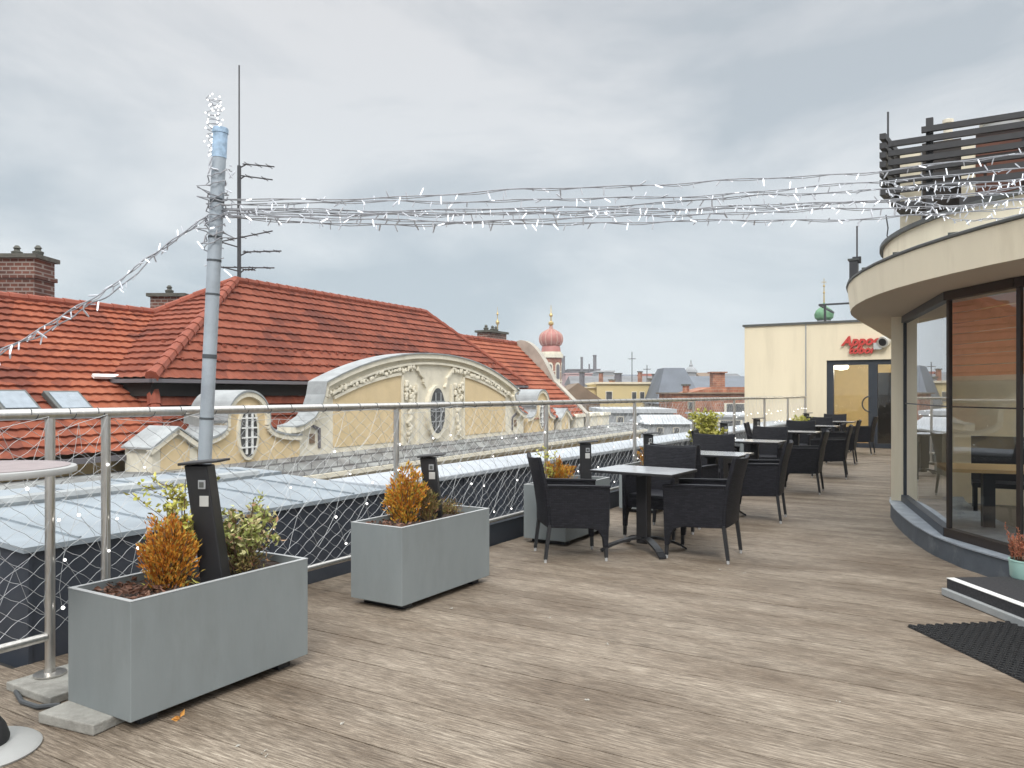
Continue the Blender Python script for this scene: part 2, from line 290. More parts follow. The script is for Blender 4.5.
# ------------------------------------------------------------------ mesh builder
class MB:
    def __init__(s): s.v = []; s.f = []; s.mi = []
    def add(s, vs, fs, mi=0):
        b = len(s.v); s.v += [Vector(x) for x in vs]; s.f += [tuple(b + i for i in f) for f in fs]; s.mi += [mi] * len(fs); return s
    def hexa(s, c, mi=0):   # 4 bottom ccw, 4 top ccw
        return s.add(c, [(3, 2, 1, 0), (4, 5, 6, 7), (0, 1, 5, 4), (1, 2, 6, 5), (2, 3, 7, 6), (3, 0, 4, 7)], mi)
    def box(s, x0, x1, y0, y1, z0, z1, mi=0):
        return s.hexa([(x0, y0, z0), (x1, y0, z0), (x1, y1, z0), (x0, y1, z0), (x0, y0, z1), (x1, y0, z1), (x1, y1, z1), (x0, y1, z1)], mi)
    def obox(s, c, ax, ay, az, mi=0):
        c, ax, ay, az = map(Vector, (c, ax, ay, az))
        return s.hexa([c - ax - ay - az, c + ax - ay - az, c + ax + ay - az, c - ax + ay - az, c - ax - ay + az, c + ax - ay + az, c + ax + ay + az, c - ax + ay + az], mi)
    def bar(s, a, b, w, h, up=(0, 0, 1), mi=0):
        a, b = Vector(a), Vector(b); d = (b - a); u = Vector(up); side = d.cross(u)
        if side.length < 1e-6: side = d.cross(Vector((1, 0, 0)))
        side.normalize(); u2 = side.cross(d).normalized()
        return s.obox((a + b) / 2, d / 2, side * w / 2, u2 * h / 2, mi)
    def quad(s, a, b, c, d, mi=0): return s.add([a, b, c, d], [(0, 1, 2, 3)], mi)
    def poly(s, pts, mi=0): return s.add(pts, [tuple(range(len(pts)))], mi)
    def prism(s, pts, ext, mi=0):
        n = len(pts); p = [Vector(x) for x in pts]; e = Vector(ext)
        fs = [tuple(range(n - 1, -1, -1)), tuple(range(n, 2 * n))] + [(i, (i + 1) % n, n + (i + 1) % n, n + i) for i in range(n)]
        return s.add(p + [x + e for x in p], fs, mi)
    def tube(s, pts, r, n=8, closed=False, mi=0, cap=True):
        p = [Vector(x) for x in pts]; m = len(p); rs = r if isinstance(r, (list, tuple)) else [r] * m
        vs = []; prev = None
        for i in range(m):
            d = (p[(i + 1) % m] - p[i - 1]) if closed else (p[min(i + 1, m - 1)] - p[max(i - 1, 0)])
            d.normalize()
            if prev is None:
                u = Vector((0, 0, 1)) if abs(d.z) < 0.95 else Vector((1, 0, 0))
                u = (u - d * u.dot(d)).normalized()
            else:
                u = (prev - d * prev.dot(d)).normalized()
            prev = u; wv = d.cross(u)
            for k in range(n):
                a = 2 * math.pi * k / n; vs.append(p[i] + (u * math.cos(a) + wv * math.sin(a)) * rs[i])
        fs = []
        for i in range(m if closed else m - 1):
            j = (i + 1) % m
            for k in range(n): fs.append((i * n + k, i * n + (k + 1) % n, j * n + (k + 1) % n, j * n + k))
        if cap and not closed: fs += [tuple(range(n - 1, -1, -1)), tuple((m - 1) * n + k for k in range(n))]
        return s.add(vs, fs, mi)
    def lathe(s, prof, c=(0, 0, 0), n=20, mi=0):
        c = Vector(c); vs = []; fs = []
        for r, z in prof:
            for k in range(n): a = 2 * math.pi * k / n; vs.append(c + Vector((r * math.cos(a), r * math.sin(a), z)))
        for i in range(len(prof) - 1):
            for k in range(n): fs.append((i * n + k, i * n + (k + 1) % n, (i + 1) * n + (k + 1) % n, (i + 1) * n + k))
        if prof[0][0] > 1e-5: fs.append(tuple(range(n - 1, -1, -1)))
        if prof[-1][0] > 1e-5: fs.append(tuple((len(prof) - 1) * n + k for k in range(n)))
        return s.add(vs, fs, mi)
    def ball(s, c, r, n=8, mi=0, sz=1.0):
        pr = [(max(r * math.sin(math.pi * i / (n // 2 + 1)), 1e-6), -r * sz * math.cos(math.pi * i / (n // 2 + 1))) for i in range(n // 2 + 2)]
        return s.lathe(pr, c, n, mi)
    def build(s, name, m, parent=None, smooth=False, bevel=0.0, world=False, weld=False):
        me = bpy.data.meshes.new(name); off = Vector((0, 0, 0))
        if world and parent is not None:
            pp = parent; 
            while pp is not None: off = off + pp.location; pp = pp.parent
        me.from_pydata([v - off for v in s.v], [], s.f)
        for mm_ in (m if isinstance(m, (list, tuple)) else [m]): me.materials.append(mm_)
        if any(s.mi): me.polygons.foreach_set('material_index', s.mi)
        if weld or not smooth == False:
            bm = bmesh.new(); bm.from_mesh(me)
            if weld: bmesh.ops.remove_doubles(bm, verts=bm.verts, dist=1e-4)
            bmesh.ops.recalc_face_normals(bm, faces=bm.faces); bm.to_mesh(me); bm.free()
        if smooth:
            me.polygons.foreach_set('use_smooth', [True] * len(me.polygons)); me.set_sharp_from_angle(angle=R_(40))
        me.update()
        o = bpy.data.objects.new(name, me); COL.objects.link(o)
        if parent is not None: o.parent = parent
        if bevel:
            b = o.modifiers.new('bevel', 'BEVEL'); b.width = bevel; b.segments = 2; b.limit_method = 'ANGLE'
        return o
def tag(o, label, cat, group=None):
    o['label'] = label; o['category'] = cat
    if group: o['group'] = group
    return o
def thing(name, label, cat, loc=(0, 0, 0), rz=0.0, group=None):
    o = bpy.data.objects.new(name, None); COL.objects.link(o); o.location = loc; o.rotation_euler = (0, 0, rz); o.empty_display_size = 0.1
    return tag(o, label, cat, group)
def struct(o, kind='structure'): o['kind'] = kind; return o
KIDS = {}
def dup(root, loc, rz, label, group=None):
    def rec(o, parent):
        c = o.copy(); COL.objects.link(c)
        if parent is not None: c.parent = parent
        for ch in [x for x in SNAP if x.parent == o]: rec(ch, c)
        return c
    SNAP = list(root.children_recursive)
    r = rec(root, None); r.location = loc; r.rotation_euler = (0, 0, rz); r['label'] = label
    if group: r['group'] = group
    return r
def inst(o, parent, loc, rot=None, name=None):
    c = o.copy(); COL.objects.link(c); c.parent = parent; c.location = loc
    if rot is not None: c.rotation_euler = rot
    return c

# ================================================================== setting
HAZE = 0.0006
def haze_box():
    m = bpy.data.materials.new('thin haze'); m.use_nodes = True; t = m.node_tree; t.nodes.remove(t.nodes['Principled BSDF'])
    v = t.nodes.new('ShaderNodeVolumePrincipled'); v.inputs['Density'].default_value = HAZE; v.inputs['Color'].default_value = (.93, .95, .97, 1); v.inputs['Anisotropy'].default_value = 0.2
    t.links.new(v.outputs['Volume'], t.nodes['Material Output'].inputs['Volume'])
    mb = MB(); mb.box(-420, 420, -60, 420, -16.5, 26); o = mb.build('haze', m); o['kind'] = 'stuff'
mb = MB(); g0 = -15.0
mb.quad((-3500, -3500, g0), (3500, -3500, g0), (3500, 3500, g0), (-3500, 3500, g0))
struct(mb.build('ground', M['street']))
mb = MB(); y = -7.0; p = 0.146; i = 0
DECK_E = 20.30
while y < DECK_E - 0.01:
    xl = (-1.9 if y < -0.08 else -0.372) if y < 2.95 else 0.02
    y1 = min(y + p - 0.0022, DECK_E)
    # boards are laid end to end
    xs = [xl, 9.6]
    dz = rnd.uniform(-0.0012, 0.0012)
    for a, b in zip(xs, xs[1:]):
        mb.hexa([(a, y, -0.03), (b - 0.003, y, -0.03), (b - 0.003, y1, -0.03), (a, y1, -0.03), (a, y + .001, dz), (b - 0.003, y + .001, dz), (b - 0.003, y1 - .001, dz), (a, y1 - .001, dz)])
    y += p; i += 1
struct(mb.build('deck', M['deck']))
mb = MB(); mb.box(-0.36, 9.6, -7, 20.3, -0.40, -0.034); mb.box(-1.9, -0.361, -7, 0.08, -0.40, -0.034); struct(mb.build('roof_slab', M['under']))

# ------------------------------------------------------------------ railing
POSTS = [0.0, 0.29, 2.70, 5.20, 7.70, 10.22, 12.66, 15.08, 17.46, 19.62]
POSTS_L = [-2.45, -4.9]
RAILZ = 1.345
ra = thing('railing', 'long stainless steel railing filled with wire netting along the terrace edge', 'railing', (0, 0, 0))
mb = MB(); mb.tube([(0, -6.5, RAILZ), (0, 19.70, RAILZ)], 0.0265, 14); mb.build('top_rail', M['steel'], ra, smooth=True)
mb = MB(); mb.tube([(0, -6.5, 0.235), (0, -0.02, 0.235)], 0.022, 12); mb.tube([(0, 0.30, 0.235), (0, 19.62, 0.235)], 0.020, 12); mb.build('bottom_rail', M['steel'], ra, smooth=True)
mb = MB()
mb.tube([(0, 0, 0.04), (0, 0, RAILZ - 0.02)], 0.0235, 14)
mb.lathe([(0.075, 0.045), (0.075, 0.052), (0.028, 0.058), (0.026, 0.075)], n=20)
post0 = mb.build('post', M['steel'], ra, smooth=True)
for yy in POSTS[1:] + POSTS_L:
    c = inst(post0, ra, (0, yy, 0))
# wire netting, one panel per bay
def wire(mb, a, b, r):
    d = (b - a).normalized(); s = Vector((1, 0, 0)); t = d.cross(s) * r; s = s * r
    mb.add([a + s, a - s * 0.5 + t, a - s * 0.5 - t, b + s, b - s * 0.5 + t, b - s * 0.5 - t], [(0, 1, 4, 3), (1, 2, 5, 4), (2, 0, 3, 5)])
def netting(y0, y1, z0, z1, rr=0.0016, seed=1):
    r = random.Random(seed); mb = MB(); cw, ch = 0.125, 0.085
    ny = max(2, int((y1 - y0) / cw)); nz_ = int((z1 - z0) / ch); cw = (y1 - y0) / ny; ch = (z1 - z0) / nz_
    P = {}
    for i in range(2 * ny + 1):
        for j in range(2 * nz_ + 1):
            if (i + j) % 2 == 0:
                e = 0 if i in (0, 2 * ny) or j in (0, 2 * nz_) else 1
                P[i, j] = Vector((r.uniform(-.006, .006) * e, y0 + i * cw / 2 + r.uniform(-.008, .008) * e, z0 + j * ch / 2 + r.uniform(-.006, .006) * e))
    for (i, j), a in P.items():
        for dj in (1, -1):
            b = P.get((i + 1, j + dj))
            if b is not None:
                m_ = (a + b) / 2 + Vector((0, 0, 0.005 * dj * (1 if i % 2 else -1)))
                wire(mb, a, m_, rr); wire(mb, m_, b, rr)
    return mb
bays = list(zip(POSTS, POSTS[1:])) + [(-2.45, 0.0), (-4.9, -2.45)]
for i, (a, b) in enumerate(bays):
    netting(a + .02, b - .02, 0.255, RAILZ - 0.03, 0.00125, i).build('wire_netting', M['wire'], ra)
# net lights hung on the railing
mbb = MB(); mbb.ball((0, 0, 0), 0.0075, 6); bulb_src = None
lab = ['nearest the bar table', 'in its narrowest bay', 'behind the foreground planter', 'behind the second planter', 'behind the first wicker chair', 'behind the second cafe table', 'left of the yellow shrub', 'right of the yellow shrub', 'near the far wall', 'in the last bay against the cream wall']
mains = [(-2.45, 0.0)] + list(zip(POSTS, POSTS[1:]))
for i, (a, b) in enumerate(mains):
    t = thing('net_light', 'net of small white lights on the railing ' + lab[i], 'string lights', (0.03, a, 0), 0, 'net lights hung on the railing')
    r = random.Random(50 + i); mb = MB(); Ln = b - a; nn = max(2, int(Ln / 0.27)); pts_b = []
    rows = [1.29, 1.05, 0.83, 0.60, 0.38]
    G = [[Vector((r.uniform(0, .02), min(max(k * Ln / nn + (0.5 * Ln / nn if j % 2 else 0) + r.uniform(-.05, .05), 0.02), Ln - .02), zz + r.uniform(-.05, .05))) for k in range(nn + 1)] for j, zz in enumerate(rows)]
    for j in range(len(rows) - 1):
        for k in range(nn + 1):
            for kk in ((k, k - 1) if j % 2 == 0 else (k, k + 1)):
                if 0 <= kk <= nn:
                    A_, B_ = G[j][k], G[j + 1][kk]; md = (A_ + B_) / 2 + Vector((0, r.uniform(-.03, .03), -r.uniform(0, .05)))
                    wire(mb, A_, md, 0.0012); wire(mb, md, B_, 0.0012)
    for k in range(nn):
        wire(mb, G[0][k], G[0][k + 1], 0.0014)
    # wraps over the top rail
    mb.build('cable', M['wire'], t)
    for j in range(1, len(rows)):
        for k in range(nn + 1):
            if r.random() < 0.5: pts_b.append(G[j][k] + Vector((0.012, 0, -0.012)))
    for pb in pts_b[:60]:
        sc = r.uniform(.7, 1.25) * (1.0 if a < 8 else 1.3)
        if bulb_src is None: bulb_src = mbb.build('bulb', M['bulb'], t, smooth=True); bulb_src.location = pb; bulb_src.scale = (sc,) * 3
        else: c = inst(bulb_src, t, pb); c.scale = (sc,) * 3
# binding wire round the top rail
mb = MB(); yy = -2.4; r = random.Random(3)
while yy < 19.5:
    mb.tube([(0.0285 * math.cos(a * .785), yy + a * .004 + r.uniform(0, .002), RAILZ + 0.0285 * math.sin(a * .785)) for a in range(9)], 0.0022, 4)
    yy += r.uniform(0.14, 0.30)
mb.build('binding_wire', M['strap'], ra)
tag(MB().box(-0.085, 0.30, -0.165, 0.22, 0.002, 0.042).build('paver', M['concrete'], bevel=0.006), 'square concrete paver under the railing post by the foreground planter', 'paver')

# ------------------------------------------------------------------ low metal roof and parapet beyond the railing
an = thing('metal_roof_annex', 'low flat annex with pale zinc roof and slate grey metal sides just outside the railing', 'annex', (-0.375, 0.085, 0))
mb = MB(); mb.box(-2.2, -0.375, 0.085, 2.98, -3, 0.60); mb.box(-2.2, -2.0, -7, 0.085, -3, 0.40)
for yy in (0.085, 1.05, 2.02): mb.box(-0.376, -0.366, yy, yy + 0.02, 0.0, 0.6)
mb.build('wall', M['slate'], an, world=True)
mb = MB()
mb.hexa([(-1.60, .05, .66), (-.345, .05, .60), (-.345, 3.02, .60), (-1.60, 3.02, .66), (-1.60, .05, .69), (-.345, .05, .63), (-.345, 3.02, .63), (-1.60, 3.02, .69)])
mb.hexa([(-2.28, .05, .69), (-1.64, .05, .68), (-1.64, 3.02, .68), (-2.28, 3.02, .69), (-2.28, .05, .725), (-1.64, .05, .715), (-1.64, 3.02, .715), (-2.28, 3.02, .725)])
yy = 0.36
for k in range(5):
    mb.bar((-1.55, yy, .69), (-.36, yy, .633), .018, .022); mb.bar((-2.25, yy + .2, .728), (-1.7, yy + .2, .72), .018, .022); yy += .56
mb.build('roof', M['zinc'], an, world=True)
mb = MB(); mb.tube([(-1.62, .04, .715), (-1.62, 2.7, .715)], 0.045, 8); mb.build('roof_seam', M['lead'], an, world=True, smooth=True)
pw = thing('parapet_wall', 'dark slate clad parapet with pale metal coping running along outside the railing', 'wall', (-0.4, 3.0, 0))
mb = MB(); mb.box(-0.95, -0.40, 3.0, 20.3, -3, 0.61)
yy = 3.6
while yy < 20: mb.box(-0.402, -0.392, yy, yy + .018, 0.05, 0.6); yy += .62
mb.build('wall', M['slate'], pw, world=True)
mb = MB(); mb.hexa([(-1.02, 2.99, .60), (-.35, 2.99, .62), (-.35, 20.3, .62), (-1.02, 20.3, .60), (-1.02, 2.99, .675), (-.35, 2.99, .665), (-.35, 20.3, .665), (-1.02, 20.3, .675)])
mb.build('coping', M['coping'], pw, world=True, bevel=0.01)
mb = MB(); mb.box(-0.40, -0.012, 3.0, 20.3, -0.3, 0.19); mb.build('kerb_casing', M['frame'], pw, world=True)
wr = thing('white_flat_roof', 'wide pale flat roof below the terrace past the parapet coping', 'roof', plan(3.5, 26, -0.6))
mb = MB()
for a, b, z0, z1 in ((15, 33, -1.1, -0.75),):
    mb.prism([nb(12.5, 8.2, -6), nb(12.5, 12.5, -6), nb(30, 14.5, -6), nb(30, 7.2, -6)], (0, 0, 5.0))
mb.build('wall', M['fargrey'], wr, world=True)
mb = MB(); mb.prism([nb(12.3, 8.0, -1.0), nb(12.3, 12.7, -1.0), nb(30.2, 14.7, -1.0), nb(30.2, 7.0, -1.0)], (0, 0, .12)); mb.build('roof_sheet', M['farwhite'], wr, world=True)

# ------------------------------------------------------------------ tiled roofs
def tiled(p0, ux, vx, poly, name, m, parent, tw=0.30, th=0.315, step=0.05, amp=0.019, per=4):
    """pantile slope: ux along eave, vx up the slope (unit); poly in (u, v) metres, convex, ccw"""
    p0, ux, vx = Vector(p0), Vector(ux).normalized(), Vector(vx); vx = (vx - ux * vx.dot(ux)).normalized(); nn = ux.cross(vx)
    if nn.z < 0: nn = -nn
    u0 = min(q[0] for q in poly); u1 = max(q[0] for q in poly); v0 = min(q[1] for q in poly); v1 = max(q[1] for q in poly)
    nu = int((u1 - u0) / tw * per) + 2; nv = int((v1 - v0) / th) + 2
    vs = []; fs = []
    for j in range(nv):
        for e in (0, 1):
            for i in range(nu + 1):
                u = u0 + i * tw / per; v = v0 + (j + e) * th
                hgt = (step if e == 0 else 0.0) + amp * (0.0, 0.9, 1.0, 0.35)[i % 4]
                vs.append(p0 + ux * u + vx * v + nn * hgt)
    W = nu + 1
    for j in range(nv):
        b = 2 * j * W
        for i in range(nu):
            fs.append((b + i, b + i + 1, b + W + i + 1, b + W + i))
            if j + 1 < nv:
                c = b + W; d = 2 * (j + 1) * W; fs.append((c + i, c + i + 1, d + i + 1, d + i))
    bm = bmesh.new(); bv = [bm.verts.new(x) for x in vs]
    for f in fs: bm.faces.new([bv[k] for k in f])
    ctr = Vector((sum(q[0] for q in poly) / len(poly), sum(q[1] for q in poly) / len(poly)))
    for k in range(len(poly)):
        a, b_ = Vector(poly[k]), Vector(poly[(k + 1) % len(poly)]); d = b_ - a; n2 = Vector((d.y, -d.x))
        if (ctr - a).dot(n2) > 0: n2 = -n2
        pn = (ux * n2.x + vx * n2.y).normalized(); po = p0 + ux * a.x + vx * a.y
        bmesh.ops.bisect_plane(bm, geom=list(bm.verts) + list(bm.edges) + list(bm.faces), dist=1e-5, plane_co=po, plane_no=pn, clear_outer=True)
    off = Vector((0, 0, 0)); pp = parent
    while pp is not None: off = off + pp.location; pp = pp.parent
    bmesh.ops.translate(bm, verts=bm.verts, vec=-off)
    me = bpy.data.meshes.new(name); bm.to_mesh(me); bm.free(); me.materials.append(m)
    o = bpy.data.objects.new(name, me); COL.objects.link(o); o.parent = parent
    return o
def slope(corners, eave_i=(0, 1), **kw):
    """corners: world points of a planar convex roof face, first two = eave"""
    c = [Vector(x) for x in corners]; ux = (c[1] - c[0]).normalized(); t = c[2] - c[0]; vx = (t - ux * t.dot(ux)).normalized()
    poly = [((x - c[0]).dot(ux), (x - c[0]).dot(vx)) for x in c]
    return tiled(c[0], ux, vx, poly, **kw)
def caps(a, b, r, name, m, parent, ln=0.38):
    a, b = Vector(a), Vector(b); n = max(2, int((b - a).length / ln)); mb = MB(); d = (b - a) / n
    for i in range(n): mb.tube([a + d * i, a + d * (i + 1.06)], [r * 1.12, r * 0.92], 8)
    return mb.build(name, m, parent, smooth=True, world=True)

hs = thing('baroque_house', 'long red tiled house with cream curved gables across the yard', 'building', nb(3, 0, -15))
RZ, EZ = 4.58, 1.74
RA, RB = nb(0, 0, RZ), nb(9.7, 0, RZ)
E0, E1 = nb(-4.96, 2.85, EZ), nb(13.0, 2.85, EZ)
EB0, EB1 = nb(-4.96, -2.85, EZ), nb(13.0, -2.85, EZ)
ro = slope([E0, E1, RB, RA], name='main_roof', m=M['rtile2'], parent=hs)
slope([EB0, E0, RA], name='hip_roof', m=M['rtile2'], parent=hs)
slope([E1, EB1, RB], name='hip_roof', m=M['rtile2'], parent=hs)
mb = MB(); mb.poly([EB1, EB0, RA, RB]); mb.build('back_roof', M['rtile2'], hs, world=True)
up = Vector((0, 0, 0.05))
caps(E0 + up, RA + up, 0.13, 'ridge_tiles', M['ridge'], hs); caps(EB0 + up, RA + up, 0.11, 'ridge_tiles', M['ridge'], hs)
caps(RA + up, RB + up, 0.11, 'ridge_tiles', M['ridge'], hs, 0.4); caps(RB + up, E1 + up, 0.10, 'ridge_tiles', M['ridge'], hs)
# block painted near-black as shade under the eave, then the steep lower roof
mb = MB(); mb.prism([nb(-4.85, 2.7, EZ - .02), nb(12.8, 2.7, EZ - .02), nb(12.8, -2.7, EZ - .02), nb(-4.85, -2.7, EZ - .02)], (0, 0, -.34)); mb.build('eave_shade_block', M['dark'], hs, world=True)
mb = MB(); mb.bar(E0 + Vector((0, 0, -.03)), E1 + Vector((0, 0, -.03)), .12, .08); mb.bar(EB0 + Vector((0, 0, -.03)), E0 + Vector((0, 0, -.03)), .12, .08); mb.build('gutter', M['faredark'], hs, world=True)
L0, L1 = nb(-5.15, 3.45, -.9), nb(13.3, 3.45, -.9); U0, U1 = nb(-4.7, 2.55, 1.55), nb(12.9, 2.55, 1.55)
slope([L0, L1, U1, U0], name='lower_roof', m=M['rtile2'], parent=hs)
LB0, UB0 = nb(-5.15, -2.6, -.9), nb(-4.7, -2.6, 1.55)
slope([LB0, L0, U0, UB0], name='lower_roof', m=M['rtile2'], parent=hs)
caps(L0 + up, U0 + up, 0.13, 'ridge_tiles', M['ridge'], hs)
# snow guards on the main slope
sgs = None
for row in (0.42, 0.80):
    for k in range(46):
        kk = -4.2 + k * 0.35 + (0.17 if row > .5 else 0); b = nb(kk, 2.85 - row, EZ + row * 1.0) + Vector((0, 0, .07)) - hs.location
        if sgs is None: sgs = MB().obox((0, 0, 0), (.045, 0, 0), (0, .03, 0), (0, 0, .03)).build('snow_guard', M['ridge'], ro); sgs.location = b - ro.location
        else: inst(sgs, ro, b - ro.location)
# body and cornice
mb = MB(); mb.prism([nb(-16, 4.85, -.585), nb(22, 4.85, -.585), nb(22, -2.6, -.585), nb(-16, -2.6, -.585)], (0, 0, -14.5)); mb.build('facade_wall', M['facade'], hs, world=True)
mb = MB(); mb.prism([nb(-16, 3.3, -.06), nb(-16, 4.3, -.03), nb(-16, 5.15, -.36), nb(-16, 3.3, -.40)], nb(38, 0, 0) - nb(0, 0, 0)); mb.build('slate_ledge', M['slates'], hs, world=True)
mb = MB()
for (n0, n1, z0, z1) in ((3.3, 5.22, -.47, -.37), (3.3, 5.05, -.58, -.475)):
    mb.prism([nb(-16, n0, z0), nb(-16, n1, z0), nb(-16, n1, z1), nb(-16, n0, z1)], nb(38, 0, 0) - nb(0, 0, 0))
mb.build('cornice', M['plaster'], hs, world=True)

# ---- gables: profile in (k, z) at n, thickness back towards the roof
def arcpts(fn, a, b, n): return [fn(a + (b - a) * i / n) for i in range(n + 1)]
def kz(pts, n): return [nb(k, n, z) for k, z in pts]
def band(pts, n, wd, dp):   # moulding following an open profile: rectangular strip of width wd (inwards), depth dp, out to n
    mb = MB(); m = len(pts)
    for i in range(m - 1):
        a, b = Vector(pts[i]), Vector(pts[i + 1]); d = (b - a); 
        if d.length < 1e-6: continue
        d.normalize(); nr = Vector((d.y, -d.x)) * wd
        q = [a, b, b + nr, a + nr]
        mb.prism([nb(p_[0], n, p_[1]) for p_ in q], nb(0, -dp, 0) - nb(0, 0, 0))
    return mb
def strip_over(pts, n, dpt, thick):   # metal flashing over the top of a profile
    mb = MB()
    for (k0, z0), (k1, z1) in zip(pts, pts[1:]):
        mb.hexa([nb(k0, n, z0), nb(k1, n, z1), nb(k1, n - dpt, z1), nb(k0, n - dpt, z0), nb(k0, n, z0 + thick), nb(k1, n, z1 + thick), nb(k1, n - dpt, z1 + thick), nb(k0, n - dpt, z0 + thick)])
    return mb
# big segmental gable
GC = 3.72; GN = 4.25
def arch(x): return 1.72 + 0.88 * (1 - (x / 5.02) ** 2) ** 0.72 if abs(x) < 5.02 else 1.72
arcz = lambda x: 2.60 - .90 * (abs(x) / 5.02) ** 2.15
top = [(GC + x, arcz(x)) for x in [-5.02 + 10.5 * i / 36 for i in range(37)]]
flare = [(5.02, 1.70), (5.09, 1.38), (5.22, 1.10), (5.44, .86), (5.8, .70), (6.08, .66)]
prof = [(GC - x, z) for x, z in reversed(flare)][:-1] + top + [(GC + x, z) for x, z in flare[1:]]
outline = prof + [(GC + 6.08, -.12), (GC - 6.08, -.12)]
mb = MB(); mb.prism(kz(outline, GN), nb(0, -.42, 0) - nb(0, 0, 0)); bg_ = mb.build('gable', M['plaster'], hs, world=True)
band(prof, GN + .14, .13, .16).build('moulding', M['plaster'], bg_, world=True)
band([(GC + (k - GC) * .94, z - .24) for k, z in top], GN + .09, .06, .11).build('moulding', M['plaster'], bg_, world=True)
strip_over(prof, GN + .17, .60, .035).build('flashing', M['lead'], bg_, world=True, smooth=True)
for sgn in (-1, 1):   # ochre panels
    xs = [1.75 + 2.85 * i / 12 for i in range(13)]
    pts = [(x, arcz(x) - .56) for x in xs] + [(4.60, .10), (1.75, .10)]
    pts = [(GC + sgn * x, z) for x, z in pts]
    mb = MB(); mb.prism(kz(pts, GN + .015), nb(0, -.02, 0) - nb(0, 0, 0)); pnl = mb.build('stucco_panel', M['stucco'], bg_, world=True)
    band(pts[:13] if sgn > 0 else list(reversed(pts[:13])), GN + .06, -.08, .07).build('panel_frame', M['plaster'], pnl, world=True)
    mb = MB()  # leafy ornament strip along the arch and pendants beside the window bay
    r = random.Random(5 + sgn)
    for i in range(30):
        x = 1.0 + 4.0 * i / 29; z = arcz(x) - .40
        for q in range(2): mb.ball(nb(GC + sgn * (x + r.uniform(-.05, .05)), GN + .05, z + r.uniform(-.06, .06)), r.uniform(.035, .075), 6)
    for i in range(26):
        z = 1.75 - i * .066; wd = .24 if i < 9 else .09
        for q in range(3 if i < 9 else 1): mb.ball(nb(GC + sgn * (1.35 + r.uniform(-wd, wd)), GN + .05, z), r.uniform(.04, .085), 6)
    mb.build('ornament', M['plaster'], bg_, world=True, smooth=True)
    mb = MB(); mb.prism(kz([(GC + sgn * 1.66, .0), (GC + sgn * 1.72, .0), (GC + sgn * 1.72, 1.95), (GC + sgn * 1.66, 1.95)], GN + .06), nb(0, -.08, 0) - nb(0, 0, 0))
    mb.prism(kz([(GC + sgn * .92, -.05), (GC + sgn * 1.0, -.05), (GC + sgn * 1.0, 1.7), (GC + sgn * .92, 1.7)], GN + .08), nb(0, -.1, 0) - nb(0, 0, 0))
    mb.build('pilaster_strip', M['plaster'], bg_, world=True)
    # little square vent with dark surround on the foot of the gable
    k0 = GC + sgn * 5.38
    band([(k0 - .28 * sgn, .12), (k0 - .28 * sgn, .60), (k0 + .05 * sgn, .72)], GN + .04, .06 * sgn, .05).build('vent_surround', M['faredark'], bg_, world=True)
    mb = MB(); mb.prism(kz([(k0 - .08, .25), (k0 + .08, .25), (k0 + .08, .48), (k0 - .08, .48)], GN + .03), nb(0, -.05, 0) - nb(0, 0, 0)); mb.build('vent', M['farbrown'], bg_, world=True)
    # curved head moulding over the centre bay
    band([(GC + sgn * x, z) for x, z in ((.95, 2.22), (.80, 2.02), (.62, 1.92), (.62, 1.76), (.50, 1.64))], GN + .08, -.06 * sgn, .08).build('moulding', M['plaster'], bg_, world=True)
mb = MB(); ell = [(GC + .52 * math.sin(t_), .88 + .80 * math.cos(t_)) for t_ in [i * 2 * math.pi / 28 for i in range(28)]]
mb.prism(kz(ell, GN + .13), nb(0, -.14, 0) - nb(0, 0, 0)); wn = mb.build('window', M['plaster'], bg_, world=True)
mb = MB(); el2 = [(GC + .40 * math.sin(t_), .92 + .68 * math.cos(t_)) for t_ in [i * 2 * math.pi / 28 for i in range(28)]]
mb.prism(kz(el2, GN + .136), nb(0, -.004, 0) - nb(0, 0, 0)); mb.build('pane', M['darkglass'], wn, world=True)
mb = MB()
for dk in (-.14, .14): mb.bar(nb(GC + dk, GN + .15, .34), nb(GC + dk, GN + .15, 1.46), .03, .03)
for dz in (.6, .9, 1.2): mb.bar(nb(GC - .36, GN + .15, dz), nb(GC + .36, GN + .15, dz), .03, .03)
mb.build('glazing_bars', M['fargrey'], wn, world=True)
